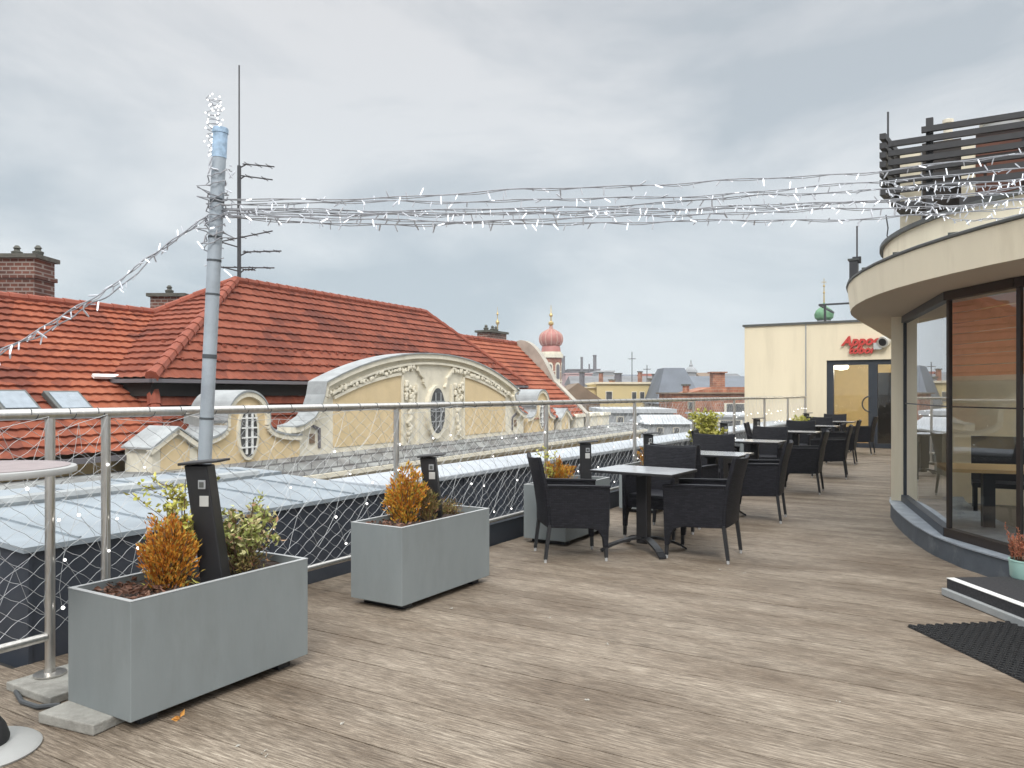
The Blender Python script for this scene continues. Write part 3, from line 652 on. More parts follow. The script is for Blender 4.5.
# medium gable with the oval window
def bell_gable(kc, r, zt, half, zf, zb, n, name, oval, m=M['stucco']):
    a0 = 100; rt = [(kc + r * math.sin(t_), zt - r + r * math.cos(t_)) for t_ in [R_(-a0 + 2 * a0 * i / 24) for i in range(25)]]
    h0 = zt - r + r * math.cos(R_(a0)); x0 = r * math.sin(R_(a0))
    fl = [(x0 + (half - x0) * (1 - math.cos(u * math.pi / 2)) , zf + (h0 - zf) * (1 - math.sin(u * math.pi / 2))) for u in [i / 8 for i in range(1, 9)]]
    prf = [(kc - x, z) for x, z in reversed(fl)] + rt + [(kc + x, z) for x, z in fl]
    out = prf + [(kc + half, zb), (kc - half, zb)]
    mb = MB(); mb.prism(kz(out, n), nb(0, -.38, 0) - nb(0, 0, 0)); g_ = mb.build(name, m, hs, world=True)
    band(prf, n + .07, .10, .08).build('moulding', M['plaster'], g_, world=True)
    strip_over(prf, n + .09, 1.15, .045).build('flashing', M['lead'], g_, world=True, smooth=True)
    if oval:
        ok, oz, rw, rh = oval
        el = [(ok + rw * math.sin(t_), oz + rh * math.cos(t_)) for t_ in [i * 2 * math.pi / 24 for i in range(24)]]
        mb = MB(); mb.prism(kz([(ok + (k - ok) * 1.28, oz + (z - oz) * 1.14) for k, z in el], n + .05), nb(0, -.06, 0) - nb(0, 0, 0)); w_ = mb.build('window', M['plaster'], g_, world=True)
        mb = MB(); mb.prism(kz(el, n + .056), nb(0, -.003, 0) - nb(0, 0, 0)); mb.build('pane', M['darkglass'], w_, world=True)
        mb = MB()
        for dk in (-.33 * rw, .33 * rw): mb.bar(nb(ok + dk, n + .07, oz - rh * .88), nb(ok + dk, n + .07, oz + rh * .88), .045, .03)
        for i in range(1, 5): zz = oz - rh + i * rh * .4; mb.bar(nb(ok - rw * .86, n + .07, zz), nb(ok + rw * .86, n + .07, zz), .045, .03)
        mb.build('glazing_bars', M['white'], w_, world=True)
    return g_
bell_gable(-3.72, .62, 1.47, 1.62, .46, -.10, 4.28, 'gable', (-3.72, .60, .24, .52))
bell_gable(11.3, .62, 1.55, 1.2, .5, -.10, 4.28, 'gable', (11.3, .62, .22, .5))
# small pedimented dormers
for kc, zz in ((-5.62, .72), (13.45, .74)):
    pr = [(kc - .52, -.1), (kc + .52, -.1), (kc + .52, .42), (kc, zz), (kc - .52, .42)]
    mb = MB(); mb.prism(kz(pr, 4.35), nb(0, -.75, 0) - nb(0, 0, 0)); d_ = mb.build('dormer', M['plaster'], hs, world=True)
    pi_ = [(kc - .33, -.02), (kc + .33, -.02), (kc + .33, .40), (kc + .2, .52), (kc, .58), (kc - .2, .52), (kc - .33, .40)]
    mb = MB(); mb.prism(kz(pi_, 4.36), nb(0, -.02, 0) - nb(0, 0, 0)); mb.build('stucco_panel', M['stucco'], d_, world=True)
    band([(kc - .62, .38), (kc, zz + .05), (kc + .62, .38)], 4.44, .09, .12).build('moulding', M['plaster'], d_, world=True)
    strip_over([(kc - .62, .40), (kc, zz + .06), (kc + .62, .40)], 4.46, .85, .035).build('roof', M['lead'], d_, world=True)
for k in (15.2, 16.9, 18.4):
    mb = MB(); mb.prism(kz([(k - .45, -.1), (k + .45, -.1), (k + .45, .42), (k - .45, .42)], 4.3), nb(0, -.9, 0) - nb(0, 0, 0)); mb.prism(kz([(k - .55, .42), (k + .55, .42), (k + .45, .55), (k - .45, .55)], 4.38), nb(0, -1.0, 0) - nb(0, 0, 0)); mb.build('pedestal', M['plaster'], hs, world=True)
# small dormer window in the lower roof behind the oval gable
mb = MB(); mb.prism(kz([(-3.6, .9), (-2.2, .9), (-2.2, 1.2), (-3.6, 1.2)], 3.35), nb(0, -.8, 0) - nb(0, 0, 0)); mb.build('dormer', M['dark'], hs, world=True)
# second roof block further along, with curved parapet on its verge
b0, b1, b2, b3 = nb(10.5, 4.3, .42), nb(15.9, 4.3, .42), nb(17.6, 0, 3.8), nb(10.5, 0, 3.8)
slope([b0, b1, b2, b3], name='end_roof', m=M['rtile'], parent=hs)
caps(b3 + up, b2 + up, 0.10, 'ridge_tiles', M['ridge'], hs, .45)
mb = MB(); A0, A1 = Vector(b1), Vector(b2)
for i in range(14):
    t0, t1 = i / 14, (i + 1) / 14
    pa, pb = A0.lerp(A1, t0), A0.lerp(A1, t1); bul = lambda t: .14 + .62 * max(0, math.sin(max(0, t - .45) / .55 * math.pi)) ** .8
    d = nb(.45, 0, 0) - nb(0, 0, 0)
    h0, h1 = Vector((0, 0, bul(t0))), Vector((0, 0, bul(t1)))
    mb.hexa([pa - Vector((0, 0, 2)), pb - Vector((0, 0, 2)), pb + d - Vector((0, 0, 2)), pa + d - Vector((0, 0, 2)), pa + h0, pb + h1, pb + d + h1, pa + d + h0])
mb.build('verge_parapet', mat('weathered parapet render', (.42, .385, .33), .9, var=.2, scale=2), hs, world=True)
# left wing
WD = nb(1, 0, 0) - nb(0, 0, 0); WN = nb(0, 1, 0) - nb(0, 0, 0); WP = .71
wz = lambda n: 3.56 - WP * (n + 1.04)
wl = nb(-1.8, -1.04, wz(-1.04)); ws = nb(-15, -1.04, wz(-1.04)); we = wl
wgp = lambda k, n: nb(k, n, wz(n))
slope([wgp(-15, 3.54), wgp(-5.0, 3.54), wgp(-1.8, -1.04), wgp(-15, -1.04)], name='wing_roof', m=M['rtile'], parent=hs, th=.27, tw=.25)
caps(ws + up, we + up, 0.10, 'ridge_tiles', M['ridge'], hs, .42)
mb = MB(); mb.poly([we, ws, nb(-15, -5, .8), nb(-1.8, -5, .8)]); mb.build('back_roof', M['rtile'], hs, world=True)
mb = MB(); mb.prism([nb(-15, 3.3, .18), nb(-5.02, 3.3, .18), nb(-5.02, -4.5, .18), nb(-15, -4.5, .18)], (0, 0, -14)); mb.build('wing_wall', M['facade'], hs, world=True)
mb = MB(); mb.bar(wgp(-15, 3.58) - Vector((0, 0, .06)), wgp(-5.0, 3.58) - Vector((0, 0, .06)), .13, .10); mb.build('gutter', M['faredark'], hs, world=True)
def on_wing(px, py):   # a pixel dropped on the wing slope plane
    nrm = (WN * WP + Vector((0, 0, 1))).normalized(); o = Vector((CX, CY, CAMH)); dd = at(px, py, 1.0) - o; return o + dd * ((wl - o).dot(nrm) / dd.dot(nrm))
vs_ = (Vector((0, 0, WP)) - WN).normalized(); wnm = (WN * WP + Vector((0, 0, 1))).normalized()
for px in (12, 67):
    c = on_wing(px, 407) + wnm * .10
    mb = MB(); mb.obox(c, WD * .36, vs_ * .34, wnm * .06); sk = mb.build('roof_window', M['edge'], hs, world=True, bevel=.02)
    mb = MB(); mb.obox(c + wnm * .065, WD * .29, vs_ * .26, wnm * .01); mb.build('pane', M['skyglass'], sk, world=True)
mb = MB(); mb.obox(on_wing(104, 381) + wnm * .12, WD * .30, vs_ * .05, wnm * .03); mb.build('snow_hook', M['white'], hs, world=True)
# cream dormer gable of the wing at the far left with slate top
mb = MB(); k0 = -10.4
mb.prism(kz([(k0 - 2.5, -.5), (k0 + .42, -.5), (k0 + .42, .42), (k0 + .05, .80), (k0 - 2.5, .86)], 4.0), nb(0, -.6, 0) - nb(0, 0, 0)); g_ = mb.build('gable', M['plaster'], hs, world=True)
strip_over([(k0 - 2.5, .86), (k0 + .05, .80), (k0 + .55, .36)], 4.12, 1.1, .07).build('flashing', M['lead'], g_, world=True)
# chimneys
rx0 = Vector((RV[0], RV[1], 0)); fy0 = Vector((FV[0], FV[1], 0))
def chimney(c, d1, d2, L1_, L2_, z0, z1, pots, over=.09):
    d1 = Vector(d1).normalized(); d2 = Vector(d2).normalized(); c = Vector((c.x, c.y, 0))
    def bx(a, b, z0, z1): m_ = MB(); m_.obox(c + Vector((0, 0, (z0 + z1) / 2)), d1 * a, d2 * b, (0, 0, (z1 - z0) / 2)); return m_
    ch = bx(L1_, L2_, z0, z1).build('chimney', M['brick'], hs, world=True)
    m_ = bx(L1_ + .05, L2_ + .05, z1 - .48, z1 - .38); m_.build('brick_course', M['brick'], ch, world=True)
    bx(L1_ + over, L2_ + over, z1, z1 + .10).build('chimney_cap', M['cap'], ch, world=True)
    for p_ in pots:
        m_ = MB(); m_.lathe([(.10, 0), (.12, .08), (.13, .12), (.07, .15), (.06, .19), (.09, .21), (.04, .28)], c + d1 * p_ + Vector((0, 0, z1 + .1)), 12); m_.build('chimney_pot', M['cap'], ch, world=True, smooth=True)
    return ch
cc = at(4, 300, 19.2); chimney(cc, rx0, fy0, 1.0, .42, 2.2, 4.70, (.32, .84))
cc = at(171, 300, 24); chimney(cc, rx0, fy0, .50, .30, 2.8, 4.38, (-.05,))
cc = at(492, 340, 38.0); ch = chimney(cc, nb(1, 0, 0) - nb(0, 0, 0), nb(0, 1, 0) - nb(0, 0, 0), .85, .35, 3.2, 4.35, (-.6, .05, .4))

# antenna mast on the ridge
mt = thing('antenna_mast', 'tall thin antenna mast with several aerials on the red roof ridge', 'antenna', nb(.15, 0, RZ))
B0 = nb(.15, 0, 0)
mb = MB(); mb.tube([B0 + Vector((0, 0, RZ - .2)), B0 + Vector((0, 0, 7.9))], .055, 6); mb.tube([B0 + Vector((0, 0, 7.8)), B0 + Vector((0, 0, 10.75))], .022, 5); mb.build('mast', M['ant'], mt, world=True)
rx = Vector((RV[0], RV[1], 0)); fy = Vector((FV[0], FV[1], 0))
for z, x0, x1, dz, el in ((7.95, .1, 1.0, -.08, 3), (7.62, .05, .95, -.12, 2), (6.55, -.1, .45, .02, 2), (5.70, -.75, .95, .35, 5), (5.45, .1, 1.2, .03, 4), (5.02, -.65, 1.0, -.02, 4), (4.95, .1, .45, 0, 2)):
    mb = MB(); a, b = B0 + rx * x0 + Vector((0, 0, z)), B0 + rx * x1 + Vector((0, 0, z + dz))
    mb.tube([a, b], .02, 5); mb.tube([B0 + Vector((0, 0, z - .12)), a.lerp(b, .12)], .02, 5)
    for k in range(el): c = a.lerp(b, (k + .5) / el); mb.tube([c - fy * .3 - Vector((0, 0, .02)), c + fy * .3 + Vector((0, 0, .02))], .012, 4); mb.ball(c, .035, 5)
    mb.build('aerial', M['ant'], mt, world=True)
# ------------------------------------------------------------------ far town
def fb(name, label, cat, x0, x1, Y, ytop, wall, roof=None, depth=None, z0=g0, windows=(), rooftop=None, extra=None, group=None):
    """far block from pixel columns x0..x1 at depth Y, its top at pixel row ytop"""
    dp = depth or (x1 - x0) / F * Y * .6; zt = at(512, ytop, Y).z
    X0, X1 = (x0 - 512) / F * Y, (x1 - 512) / F * Y
    t = thing(name, label, cat, plan((X0 + X1) / 2, Y, z0), 0, group)
    mb = MB(); mb.prism([plan(X0, Y, z0), plan(X1, Y, z0), plan(X1, Y + dp, z0), plan(X0, Y + dp, z0)], (0, 0, zt - z0)); mb.build('wall', wall, t, world=True)
    for (wx, wy, ww, wh) in windows:
        c = plan((wx - 512) / F * Y, Y, at(512, wy, Y).z); a = ww / F * Y / 2; b = wh / F * Y / 2
        mb = MB(); mb.obox(c, rx * a, fy * .12, (0, 0, b)); wo = mb.build('window', M['plaster'], t, world=True)
        mb = MB(); mb.obox(c - fy * .06, rx * a * .8, fy * .12, (0, 0, b * .86)); mb.build('pane', M['darkglass'], wo, world=True)
    if roof:
        kind, rh, rm = roof; zr = at(512, ytop - rh, Y).z; mb = MB(); o = .25
        c = [plan(X0 - o, Y - o, zt), plan(X1 + o, Y - o, zt), plan(X1 + o, Y + dp + o, zt), plan(X0 - o, Y + dp + o, zt)]
        if kind == 'flat': mb.hexa(c + [x + Vector((0, 0, zr - zt)) for x in c])
        elif kind == 'ridge': mb.add(c + [plan(X0, Y + dp / 2, zr), plan(X1, Y + dp / 2, zr)], [(0, 1, 5, 4), (2, 3, 4, 5), (1, 2, 5), (3, 0, 4), (3, 2, 1, 0)])
        elif kind == 'front': mb.add(c + [plan((X0 + X1) / 2, Y - o, zr), plan((X0 + X1) / 2, Y + dp, zr)], [(0, 1, 4), (1, 2, 5, 4), (2, 3, 5), (3, 0, 4, 5), (3, 2, 1, 0)])
        elif kind == 'mansard':
            i = (X1 - X0) * .26; mb.hexa(c + [plan(X0 + i, Y + dp * .3, zr), plan(X1 - i, Y + dp * .3, zr), plan(X1 - i, Y + dp * .7, zr), plan(X0 + i, Y + dp * .7, zr)])
        mb.build('roof', rm, t, world=True)
    return t
fb('yellow_house', 'flat roofed yellow house with dark windows beyond the end of the red roof', 'building', 597, 661, 92, 384, M['faryellow'], ('flat', 2, M['creamfar']), 12, windows=[(609, 396, 7, 10), (634, 396, 5, 9), (642, 396, 5, 9), (656, 397, 5, 8)])
fb('yellow_house_side', 'separate block standing in for the left face of the yellow flat roofed house', 'building', 584, 596, 93, 388, M['faryellow'], ('flat', 1, M['creamfar']), 9, windows=[(590, 397, 4, 8)])  # left face of the yellow house, built as its own block
fb('brown_gabled_house', 'small house with a brown gable roof right of the red tiled verge', 'building', 556, 600, 78, 400, M['farbrown'], ('front', 17, M['farbrown']), 14)
fb('slate_terrace', 'long dark slate roofed block behind the yellow house', 'building', 572, 668, 130, 384, M['fargrey'], ('ridge', 9, M['farslate2']), 16)
fb('mansard_house', 'house with a tall blue grey slate mansard roof beside the yellow house', 'building', 658, 702, 84, 404, M['fargrey'], ('mansard', 37, M['farslate']), 10)
fb('slate_long_house', 'long house with low slate roof behind the brick wall', 'building', 696, 770, 100, 391, M['brickfar'], ('ridge', 16, M['farslate']), 14)
t = fb('brick_outbuilding', 'orange brick outbuilding with stepped wall below the slate roofs', 'building', 672, 770, 68, 394, M['brickfar'], ('flat', 1.5, M['farbrown']), 6, windows=[(690, 405, 5, 7), (735, 410, 22, 14)])
mb = MB(); mb.prism([plan((680 - 512) / F * 68, 68, at(512, 395, 68).z), plan((770 - 512) / F * 68, 68, at(512, 395, 68).z), plan((770 - 512) / F * 68, 68, at(512, 387, 68).z), plan((712 - 512) / F * 68, 68, at(512, 387, 68).z)], fy * 5); mb.build('upper_wall', M['brickfar'], t, world=True)
c_ = fb('brick_chimney', 'square brick chimney standing above the slate roof near the cream wall', 'chimney', 713, 725, 96, 373, M['brickfar'], ('flat', 1.3, M['brickfar']), 1.6)
fb('grey_shed', 'low dark roofed shed with a pale front beyond the parapet', 'building', 648, 690, 48, 424, M['fargrey'], ('ridge', 8, M['farwhite']), 6, windows=[(660, 430, 6, 5), (676, 430, 6, 5)])
fb('pale_roof_block', 'low block with a wide pale roof under the yellow house', 'building', 604, 673, 60, 413, M['fargrey'], ('flat', 4, M['farwhite']), 9, windows=[(620, 420, 7, 7), (650, 420, 7, 7)])
fb('pale_glazed_hall', 'pale hall with dark window bands left of the cream wall', 'building', 716, 772, 52, 417, M['farwhite'], ('flat', 2, M['farwhite']), 8, windows=[(730, 423, 24, 6)])
fb('pink_block', 'distant pinkish block left of the yellow house', 'building', 566, 592, 190, 374, M['farpink'], ('flat', 1, M['farpink']), 20, windows=[(572, 380, 2, 2), (578, 380, 2, 2), (584, 380, 2, 2)])
fb('grey_hall', 'distant pale grey hall above the slate terrace roof', 'building', 598, 614, 210, 372, M['fargrey'], ('flat', 1.5, M['farwhite']), 20)
fb('dark_works', 'distant dark factory hall by the thin smokestacks', 'building', 568, 600, 320, 370, M['faredark'], ('flat', 1, M['faredark']), 30)
for i, (x0, x1, yt, lbl) in enumerate(((561.5, 565, 356, 'broad dark smokestack just right of the domed tower'), (580.5, 583, 357, 'slim dark smokestack left of the tallest pair'), (593, 596.5, 355, 'dark smokestack, rightmost of the distant stacks'), (588.5, 590, 364, 'shortest thin smokestack between two taller ones'))):
    t = thing('smokestack', lbl, 'chimney', at((x0 + x1) / 2, 393, 300), 0, 'distant smokestacks'); r0 = (x1 - x0) / 2 / F * 300; zt = at(512, yt, 300).z
    mb = MB(); mb.lathe([(r0 * 1.15, -16), (r0, zt - 2), (r0 * 1.12, zt - 2), (r0 * 1.12, zt - CAMH)], (0, 0, 0), 10); mb.build('shaft', M['faredark'], t, smooth=True)
for i, (x0, x1, Y, yt, wm, rk, rh, rm, lbl) in enumerate((
    (606, 624, 170, 381, 'creamfar', 'ridge', 6, 'farbrown', 'cream house with a brown ridge roof far behind the yellow house'),
    (626, 642, 185, 379, 'fargrey', 'ridge', 5, 'farslate', 'grey gabled house far behind the slate terrace'),
    (643, 660, 165, 380, 'farpink', 'ridge', 7, 'rtile2', 'pinkish house with a red roof left of the mansard'),
    (702, 720, 180, 378, 'creamfar', 'ridge', 6, 'farbrown', 'cream house with a brown roof left of the brick chimney'),
    (727, 744, 190, 379, 'faryellow', 'ridge', 6, 'farslate2', 'yellow house with a grey roof right of the brick chimney'))):
    fb('distant_house', lbl, 'building', x0, x1, Y, yt, M[wm], (rk, rh, M[rm]), 12, windows=[(x0 + 4, yt + 4, 2, 3), (x0 + 8, yt + 4, 2, 3), (x0 + 12, yt + 4, 2, 3)])
for i, (px, py, Y, wd, hh, lbl) in enumerate(((582, 377, 128, 1.0, 1.6, 'small dark chimney at the left end of the slate terrace roof'), (601, 376, 128, .7, 1.1, 'small chimney on the slate terrace roof above the yellow house corner'), (618, 376, 128, 1.6, .8, 'wide flat roof hatch on the slate terrace'), (640, 376, 128, .8, 1.5, 'small chimney on the slate terrace near the roof aerials'), (655, 377, 128, 1.2, .9, 'low roof hatch at the right end of the slate terrace'), (612, 383, 94, .7, .7, 'small vent on the flat yellow house roof'), (650, 383, 94, .5, 1.0, 'slim vent pipe on the flat yellow house roof'), (686, 391, 70, .6, 1.1, 'small chimney on the brick outbuilding'))):
    t = thing('roof_chimney', lbl, 'chimney', at(px, py, Y), 0, 'small chimneys on the far roofs')
    mb = MB(); hh *= .42; wd *= .6; mb.box(-wd / 2, wd / 2, -.4, .4, -2.5, hh); mb.build('stack', M['brickfar'] if i % 2 else M['faredark'], t); mb = MB(); mb.box(-wd / 2 - .1, wd / 2 + .1, -.5, .5, hh, hh + .15); mb.build('chimney_cap', M['cap'], t)
# statue-like dome behind the mansard
t = thing('pale_turret', 'small pale domed turret behind the slate mansard roof', 'turret', at(691, 390, 120))
mb = MB(); mb.lathe([(.8, 0), (.8, 2.6), (1.0, 2.7), (.95, 3.0), (.6, 3.4), (.3, 3.6)], (0, 0, 0), 12); mb.build('dome', M['fargrey'], t, smooth=True)
mb = MB(); mb.lathe([(.22, 3.55), (.32, 3.8), (.16, 4.0), (.1, 4.4), (.02, 4.7)], (0, 0, 0), 8); mb.build('finial', M['fargrey'], t, smooth=True)
for px, yt, Y, lbl in ((632, 352, 120, 'thin roof aerial standing over the yellow house'), (647, 365, 120, 'short roof aerial above the slate terrace'), (588, 340, 0, '')):
    if Y:
        t = thing('roof_aerial', lbl, 'antenna', at(px, 386, Y), 0, 'roof aerials above the town'); h = at(512, yt, Y).z - at(512, 386, Y).z
        mb = MB(); mb.tube([(0, 0, -1), (0, 0, h)], .06, 5); mb.tube([(-.6, 0, h * .8), (.6, 0, h * .8)], .05, 4); mb.build('mast', M['ant'], t)
# domed tower
TY = 160; tw_ = thing('domed_tower', 'brick tower with reddish onion dome and gilded finial on the skyline', 'tower', at(551, 393, TY))
k_ = TY / F
def tz(py): return (HY - py) * k_
mb = MB(); r_ = 11.2 * k_
mb.lathe([(r_ * 1.12, -14), (r_ * 1.12, tz(388)), (r_, tz(386)), (r_, tz(358))], (0, 0, 0), 8); mb.build('shaft', brick_mat('tower brick', (0.36, .14, .085), (.30, .11, .07), (.45, .33, .25), 1.2, .5), tw_)
mb = MB()
for a, b, rr in ((358, 354, 1.14), (354, 352, 1.0), (382, 381, 1.06), (391, 389, 1.2), (372, 371.3, 1.04)): mb.lathe([(r_ * rr, tz(a)), (r_ * rr, tz(b))], (0, 0, 0), 8)
mb.build('cornice', M['plaster'], tw_)
for i in range(8):
    a = i * math.pi / 4 + math.pi / 8; c = Vector((math.cos(a), math.sin(a), 0)) * r_ * .93; tn = Vector((-math.sin(a), math.cos(a), 0))
    pts = [c - tn * .42 + Vector((0, 0, tz(379))), c + tn * .42 + Vector((0, 0, tz(379)))] + [c + tn * .42 * math.cos(q) + Vector((0, 0, tz(367) + .5 * math.sin(q))) for q in [R_(x) for x in range(0, 181, 30)]]
    mb = MB(); cn = sum(pts, Vector()) / len(pts); mb.prism([cn + (x - cn) * 1.5 for x in pts], Vector((math.cos(a), math.sin(a), 0)) * .06); w_ = mb.build('window', M['plaster'], tw_)
    mb = MB(); mb.prism(pts, Vector((math.cos(a), math.sin(a), 0)) * .12); mb.build('pane', M['faredark'], w_)
mb = MB(); mb.lathe([(r_ * .88, tz(352)), (r_ * .82, tz(347)), (r_ * .74, tz(346))], (0, 0, 0), 16); mb.build('drum', M['dome'], tw_, smooth=True)
onion = [(r_ * a, tz(b)) for a, b in ((.72, 346), (.90, 344.5), (1.02, 341.5), (1.04, 338.5), (.96, 335), (.76, 332.5), (.45, 330.6), (.16, 329), (.10, 326))]
mb = MB(); mb.lathe(onion, (0, 0, 0), 24); dm = mb.build('dome', M['dome'], tw_, smooth=True)
mb = MB()
for i in range(12):
    a = i * math.pi / 6; mb.tube([Vector((math.cos(a) * r * 1.01, math.sin(a) * r * 1.01, z)) for r, z in onion], .12, 5)
mb.build('ribs', mat('pale rib', (.5, .28, .23), .6), dm)
mb = MB(); mb.lathe([(.5, tz(331)), (.35, tz(328)), (.22, tz(326)), (.55, tz(324.5)), (.55, tz(322.5)), (.16, tz(321)), (.13, tz(317)), (.36, tz(316)), (.36, tz(314.5)), (.1, tz(313)), (.05, tz(305))], (0, 0, 0), 10); mb.build('finial', M['gold'], tw_, smooth=True)
TY2 = 175; t = thing('twin_tower', 'second onion domed tower mostly hidden, its gilded finial above the roof chimney', 'tower', at(497.5, 393, TY2)); k2 = TY2 / F
mb = MB(); mb.lathe([(2.3, -14), (2.3, 7.6)], (0, 0, 0), 8); mb.build('shaft', M['brickfar'], t)
mb = MB(); mb.lathe([(r * 1.0, 7.6 + (z - onion[0][1])) for r, z in onion], (0, 0, 0), 20); mb.build('dome', M['dome'], t, smooth=True)
mb = MB(); mb.lathe([(.4, 11.2), (.2, 12.4), (.6, 13.0), (.6, 13.5), (.15, 13.9), (.13, 15.2), (.42, 15.6), (.42, 16.0), (.1, 16.4), (.08, 17.4), (.28, 17.7), (.05, 18.2), (.03, 19.3)], (0, 0, 0), 10); mb.build('finial', M['gold'], t, smooth=True)
# green cupola behind the far wall
t = thing('green_cupola', 'small green copper cupola with slender spire rising behind the far cream wall', 'cupola', at(824, 325, 70)); kg = 70 / F
mb = MB(); mb.lathe([(.62, -12), (.62, 0.05), (.78, .1), (.78, .28), (.55, .35), (.6, .42)], (0, 0, 0), 12); mb.build('drum', M['fargrey'], t, smooth=True)
mb = MB(); mb.lathe([(.5, .4), (.78, .62), (.84, .95), (.70, 1.3), (.40, 1.55), (.16, 1.75), (.08, 2.0)], (0, 0, 0), 16); mb.build('dome', M['greendome'], t, smooth=True)
mb = MB(); mb.tube([(0, 0, 1.9), (0, 0, 4.2)], [.07, .02], 6); mb.ball((0, 0, 2.9), .1, 8); mb.ball((0, 0, 3.5), .1, 8); mb.bar(rx * -.22 + Vector((0, 0, 3.85)), rx * .22 + Vector((0, 0, 3.85)), .05, .05); mb.build('spire', M['gold'], t, smooth=True)

# ------------------------------------------------------------------ far pavilion with the glass doors
WY = 20.30; WX0 = -1.76; WT = 3.33
fp = thing('cream_pavilion', 'cream rendered pavilion closing the far end of the terrace', 'building', (1, WY, 0))
dx0, dx1 = 0.43, 3.3          # door frame opening
mb = MB(); th = .3
mb.box(WX0, dx0, WY, WY + th, -3, WT); mb.box(dx0, 3.36, WY, WY + th, 2.33, WT); mb.box(WX0, WX0 + th, WY + th, WY + 7, -3, WT); mb.box(WX0 + th, 6, WY + 4.2, WY + 4.5, -1, WT)
mb.build('wall', M['creamfar'], fp, world=True)
mb = MB(); mb.box(WX0 - .05, 6, WY - .04, WY + 7, WT, WT + .06); mb.build('roof', M['edge'], fp, world=True)
mb = MB(); mb.tube([(-.10, WY - .012, 0), (-.10, WY - .012, WT)], .016, 6); mb.build('wall_joint', M['fargrey'], fp, world=True)
mb = MB(); mb.box(dx0 - .0, 5.9, WY + .32, WY + 4.2, -.02, 0.0); mb.build('room_floor', M['oak'], fp, world=True)
mb = MB(); mb.box(WX0 + .3, 5.9, WY + 4.15, WY + 4.195, 0, 2.9); mb.box(5.86, 5.9, WY + .32, WY + 4.1, 0, 2.9); mb.box(WX0 + .32, WX0 + .36, WY + .32, WY + 4.1, 0, 2.9); mb.build('room_wall', M['warmwall'], fp, world=True)
mb = MB(); mb.box(WX0 + .3, 5.9, WY + .31, WY + 4.2, 2.75, 2.79); mb.build('room_ceiling', M['creamfar'], fp, world=True)
dr = MB()
fw = .13
dr.box(dx0, dx0 + fw + .04, WY + .05, WY + .18, 0, 2.33); dr.box(dx0 + fw, 3.3, WY + .06, WY + .17, 2.20, 2.33); dr.box(1.46, 1.68, WY + .045, WY + .18, 0.1, 2.2); dr.box(dx0 + fw, 3.3, WY + .055, WY + .175, 0, .12); dr.box(3.14, 3.3, WY + .05, WY + .18, .12, 2.2)
door = dr.build('door', M['frame'], fp, world=True)
mb = MB(); mb.box(dx0 + fw, 3.2, WY + .11, WY + .12, .1, 2.22); mb.build('door_glass', M['doorglass'], door, world=True)
mb = MB(); mb.tube([(1.50 - .18 * math.sin(a), WY - .02, 1.16 + .20 * math.cos(a)) for a in [R_(8 + 164 * i / 14) for i in range(15)]], .017, 8); mb.tube([(1.48, WY - .02, 1.355), (1.5, WY + .06, 1.355)], .014, 6); mb.tube([(1.48, WY - .02, .965), (1.5, WY + .06, .965)], .014, 6); mb.build('door_handle', M['frame'], door, world=True, smooth=True)
mb = MB(); mb.box(1.50, 2.45, WY + 1.6, WY + 1.7, 0, 2.02); mb.build('inner_door', M['black'], fp, world=True)
lp = thing('ceiling_lamp', 'lit warm round ceiling lamp seen through the far glass door', 'lamp', (.66, WY + 1.0, 2.19))
mb = MB(); mb.lathe([(.05, -.10), (.17, -.07), (.2, .0), (.17, .05)], (0, 0, 0), 16); mb.build('lamp_shade', M['lampm'], lp, smooth=True)
mb = MB(); mb.tube([(0, 0, .05), (0, 0, .56)], .012, 6); mb.build('stem', M['black'], lp)
ll = bpy.data.lights.new('room_light', 'POINT'); ll.energy = 62; ll.color = (1, .92, .74); ll.shadow_soft_size = .15
lo = bpy.data.objects.new('room_light', ll); COL.objects.link(lo); lo.parent = lp; lo.location = (.5, .5, .0)
# sign letters
def letters(txt, size, origin, name, m, parent, shear=.25, ext=.03, spacing=1.0):
    cu = bpy.data.curves.new(name, 'FONT'); cu.body = txt; cu.size = size; cu.shear = shear; cu.extrude = ext; cu.align_x = 'CENTER'; cu.offset = .012 * size / .3; cu.space_character = spacing
    o = bpy.data.objects.new(name, cu); COL.objects.link(o); o.rotation_euler = (R_(90), 0, 0)
    bpy.context.view_layer.update()
    me = bpy.data.meshes.new_from_object(o.evaluated_get(bpy.context.evaluated_depsgraph_get()))
    bpy.data.objects.remove(o); me.materials.clear(); me.materials.append(m)
    oo = bpy.data.objects.new(name, me); COL.objects.link(oo); oo.parent = parent; oo.rotation_euler = (R_(90), 0, 0); oo.location = origin
    return oo
sg = thing('wall_sign', 'red cut letter sign on the cream wall above the glass doors', 'sign', (1.32, WY - .05, 2.62))
letters('Appoc', .335, (-.05, 0, .10), 'lettering', M['red'], sg, .32)
letters('tobor', .27, (-.02, 0, -.12), 'lettering', M['red'], sg, .32)
fl = thing('spotlight', 'pale round spotlight with dark lens mounted beside the red sign', 'spotlight', (1.86, WY - .12, 2.79))
mb = MB(); ax = Vector((-.35, -.9, -.25)).normalized(); mb.tube([-ax * .16, -ax * .10, ax * .06, ax * .10], [.09, .135, .15, .14], 18); mb.build('casing', M['silver'], fl, smooth=True)
mb = MB(); mb.tube([ax * .10, ax * .108], .10, 18); mb.build('lens', M['black'], fl, smooth=True)
mb = MB(); mb.tube([(0, 0, 0), (-.05, .12, -.12)], .03, 6); mb.box(-.26, -.06, .0, .118, -.2, -.03); mb.build('bracket', M['silver'], fl)
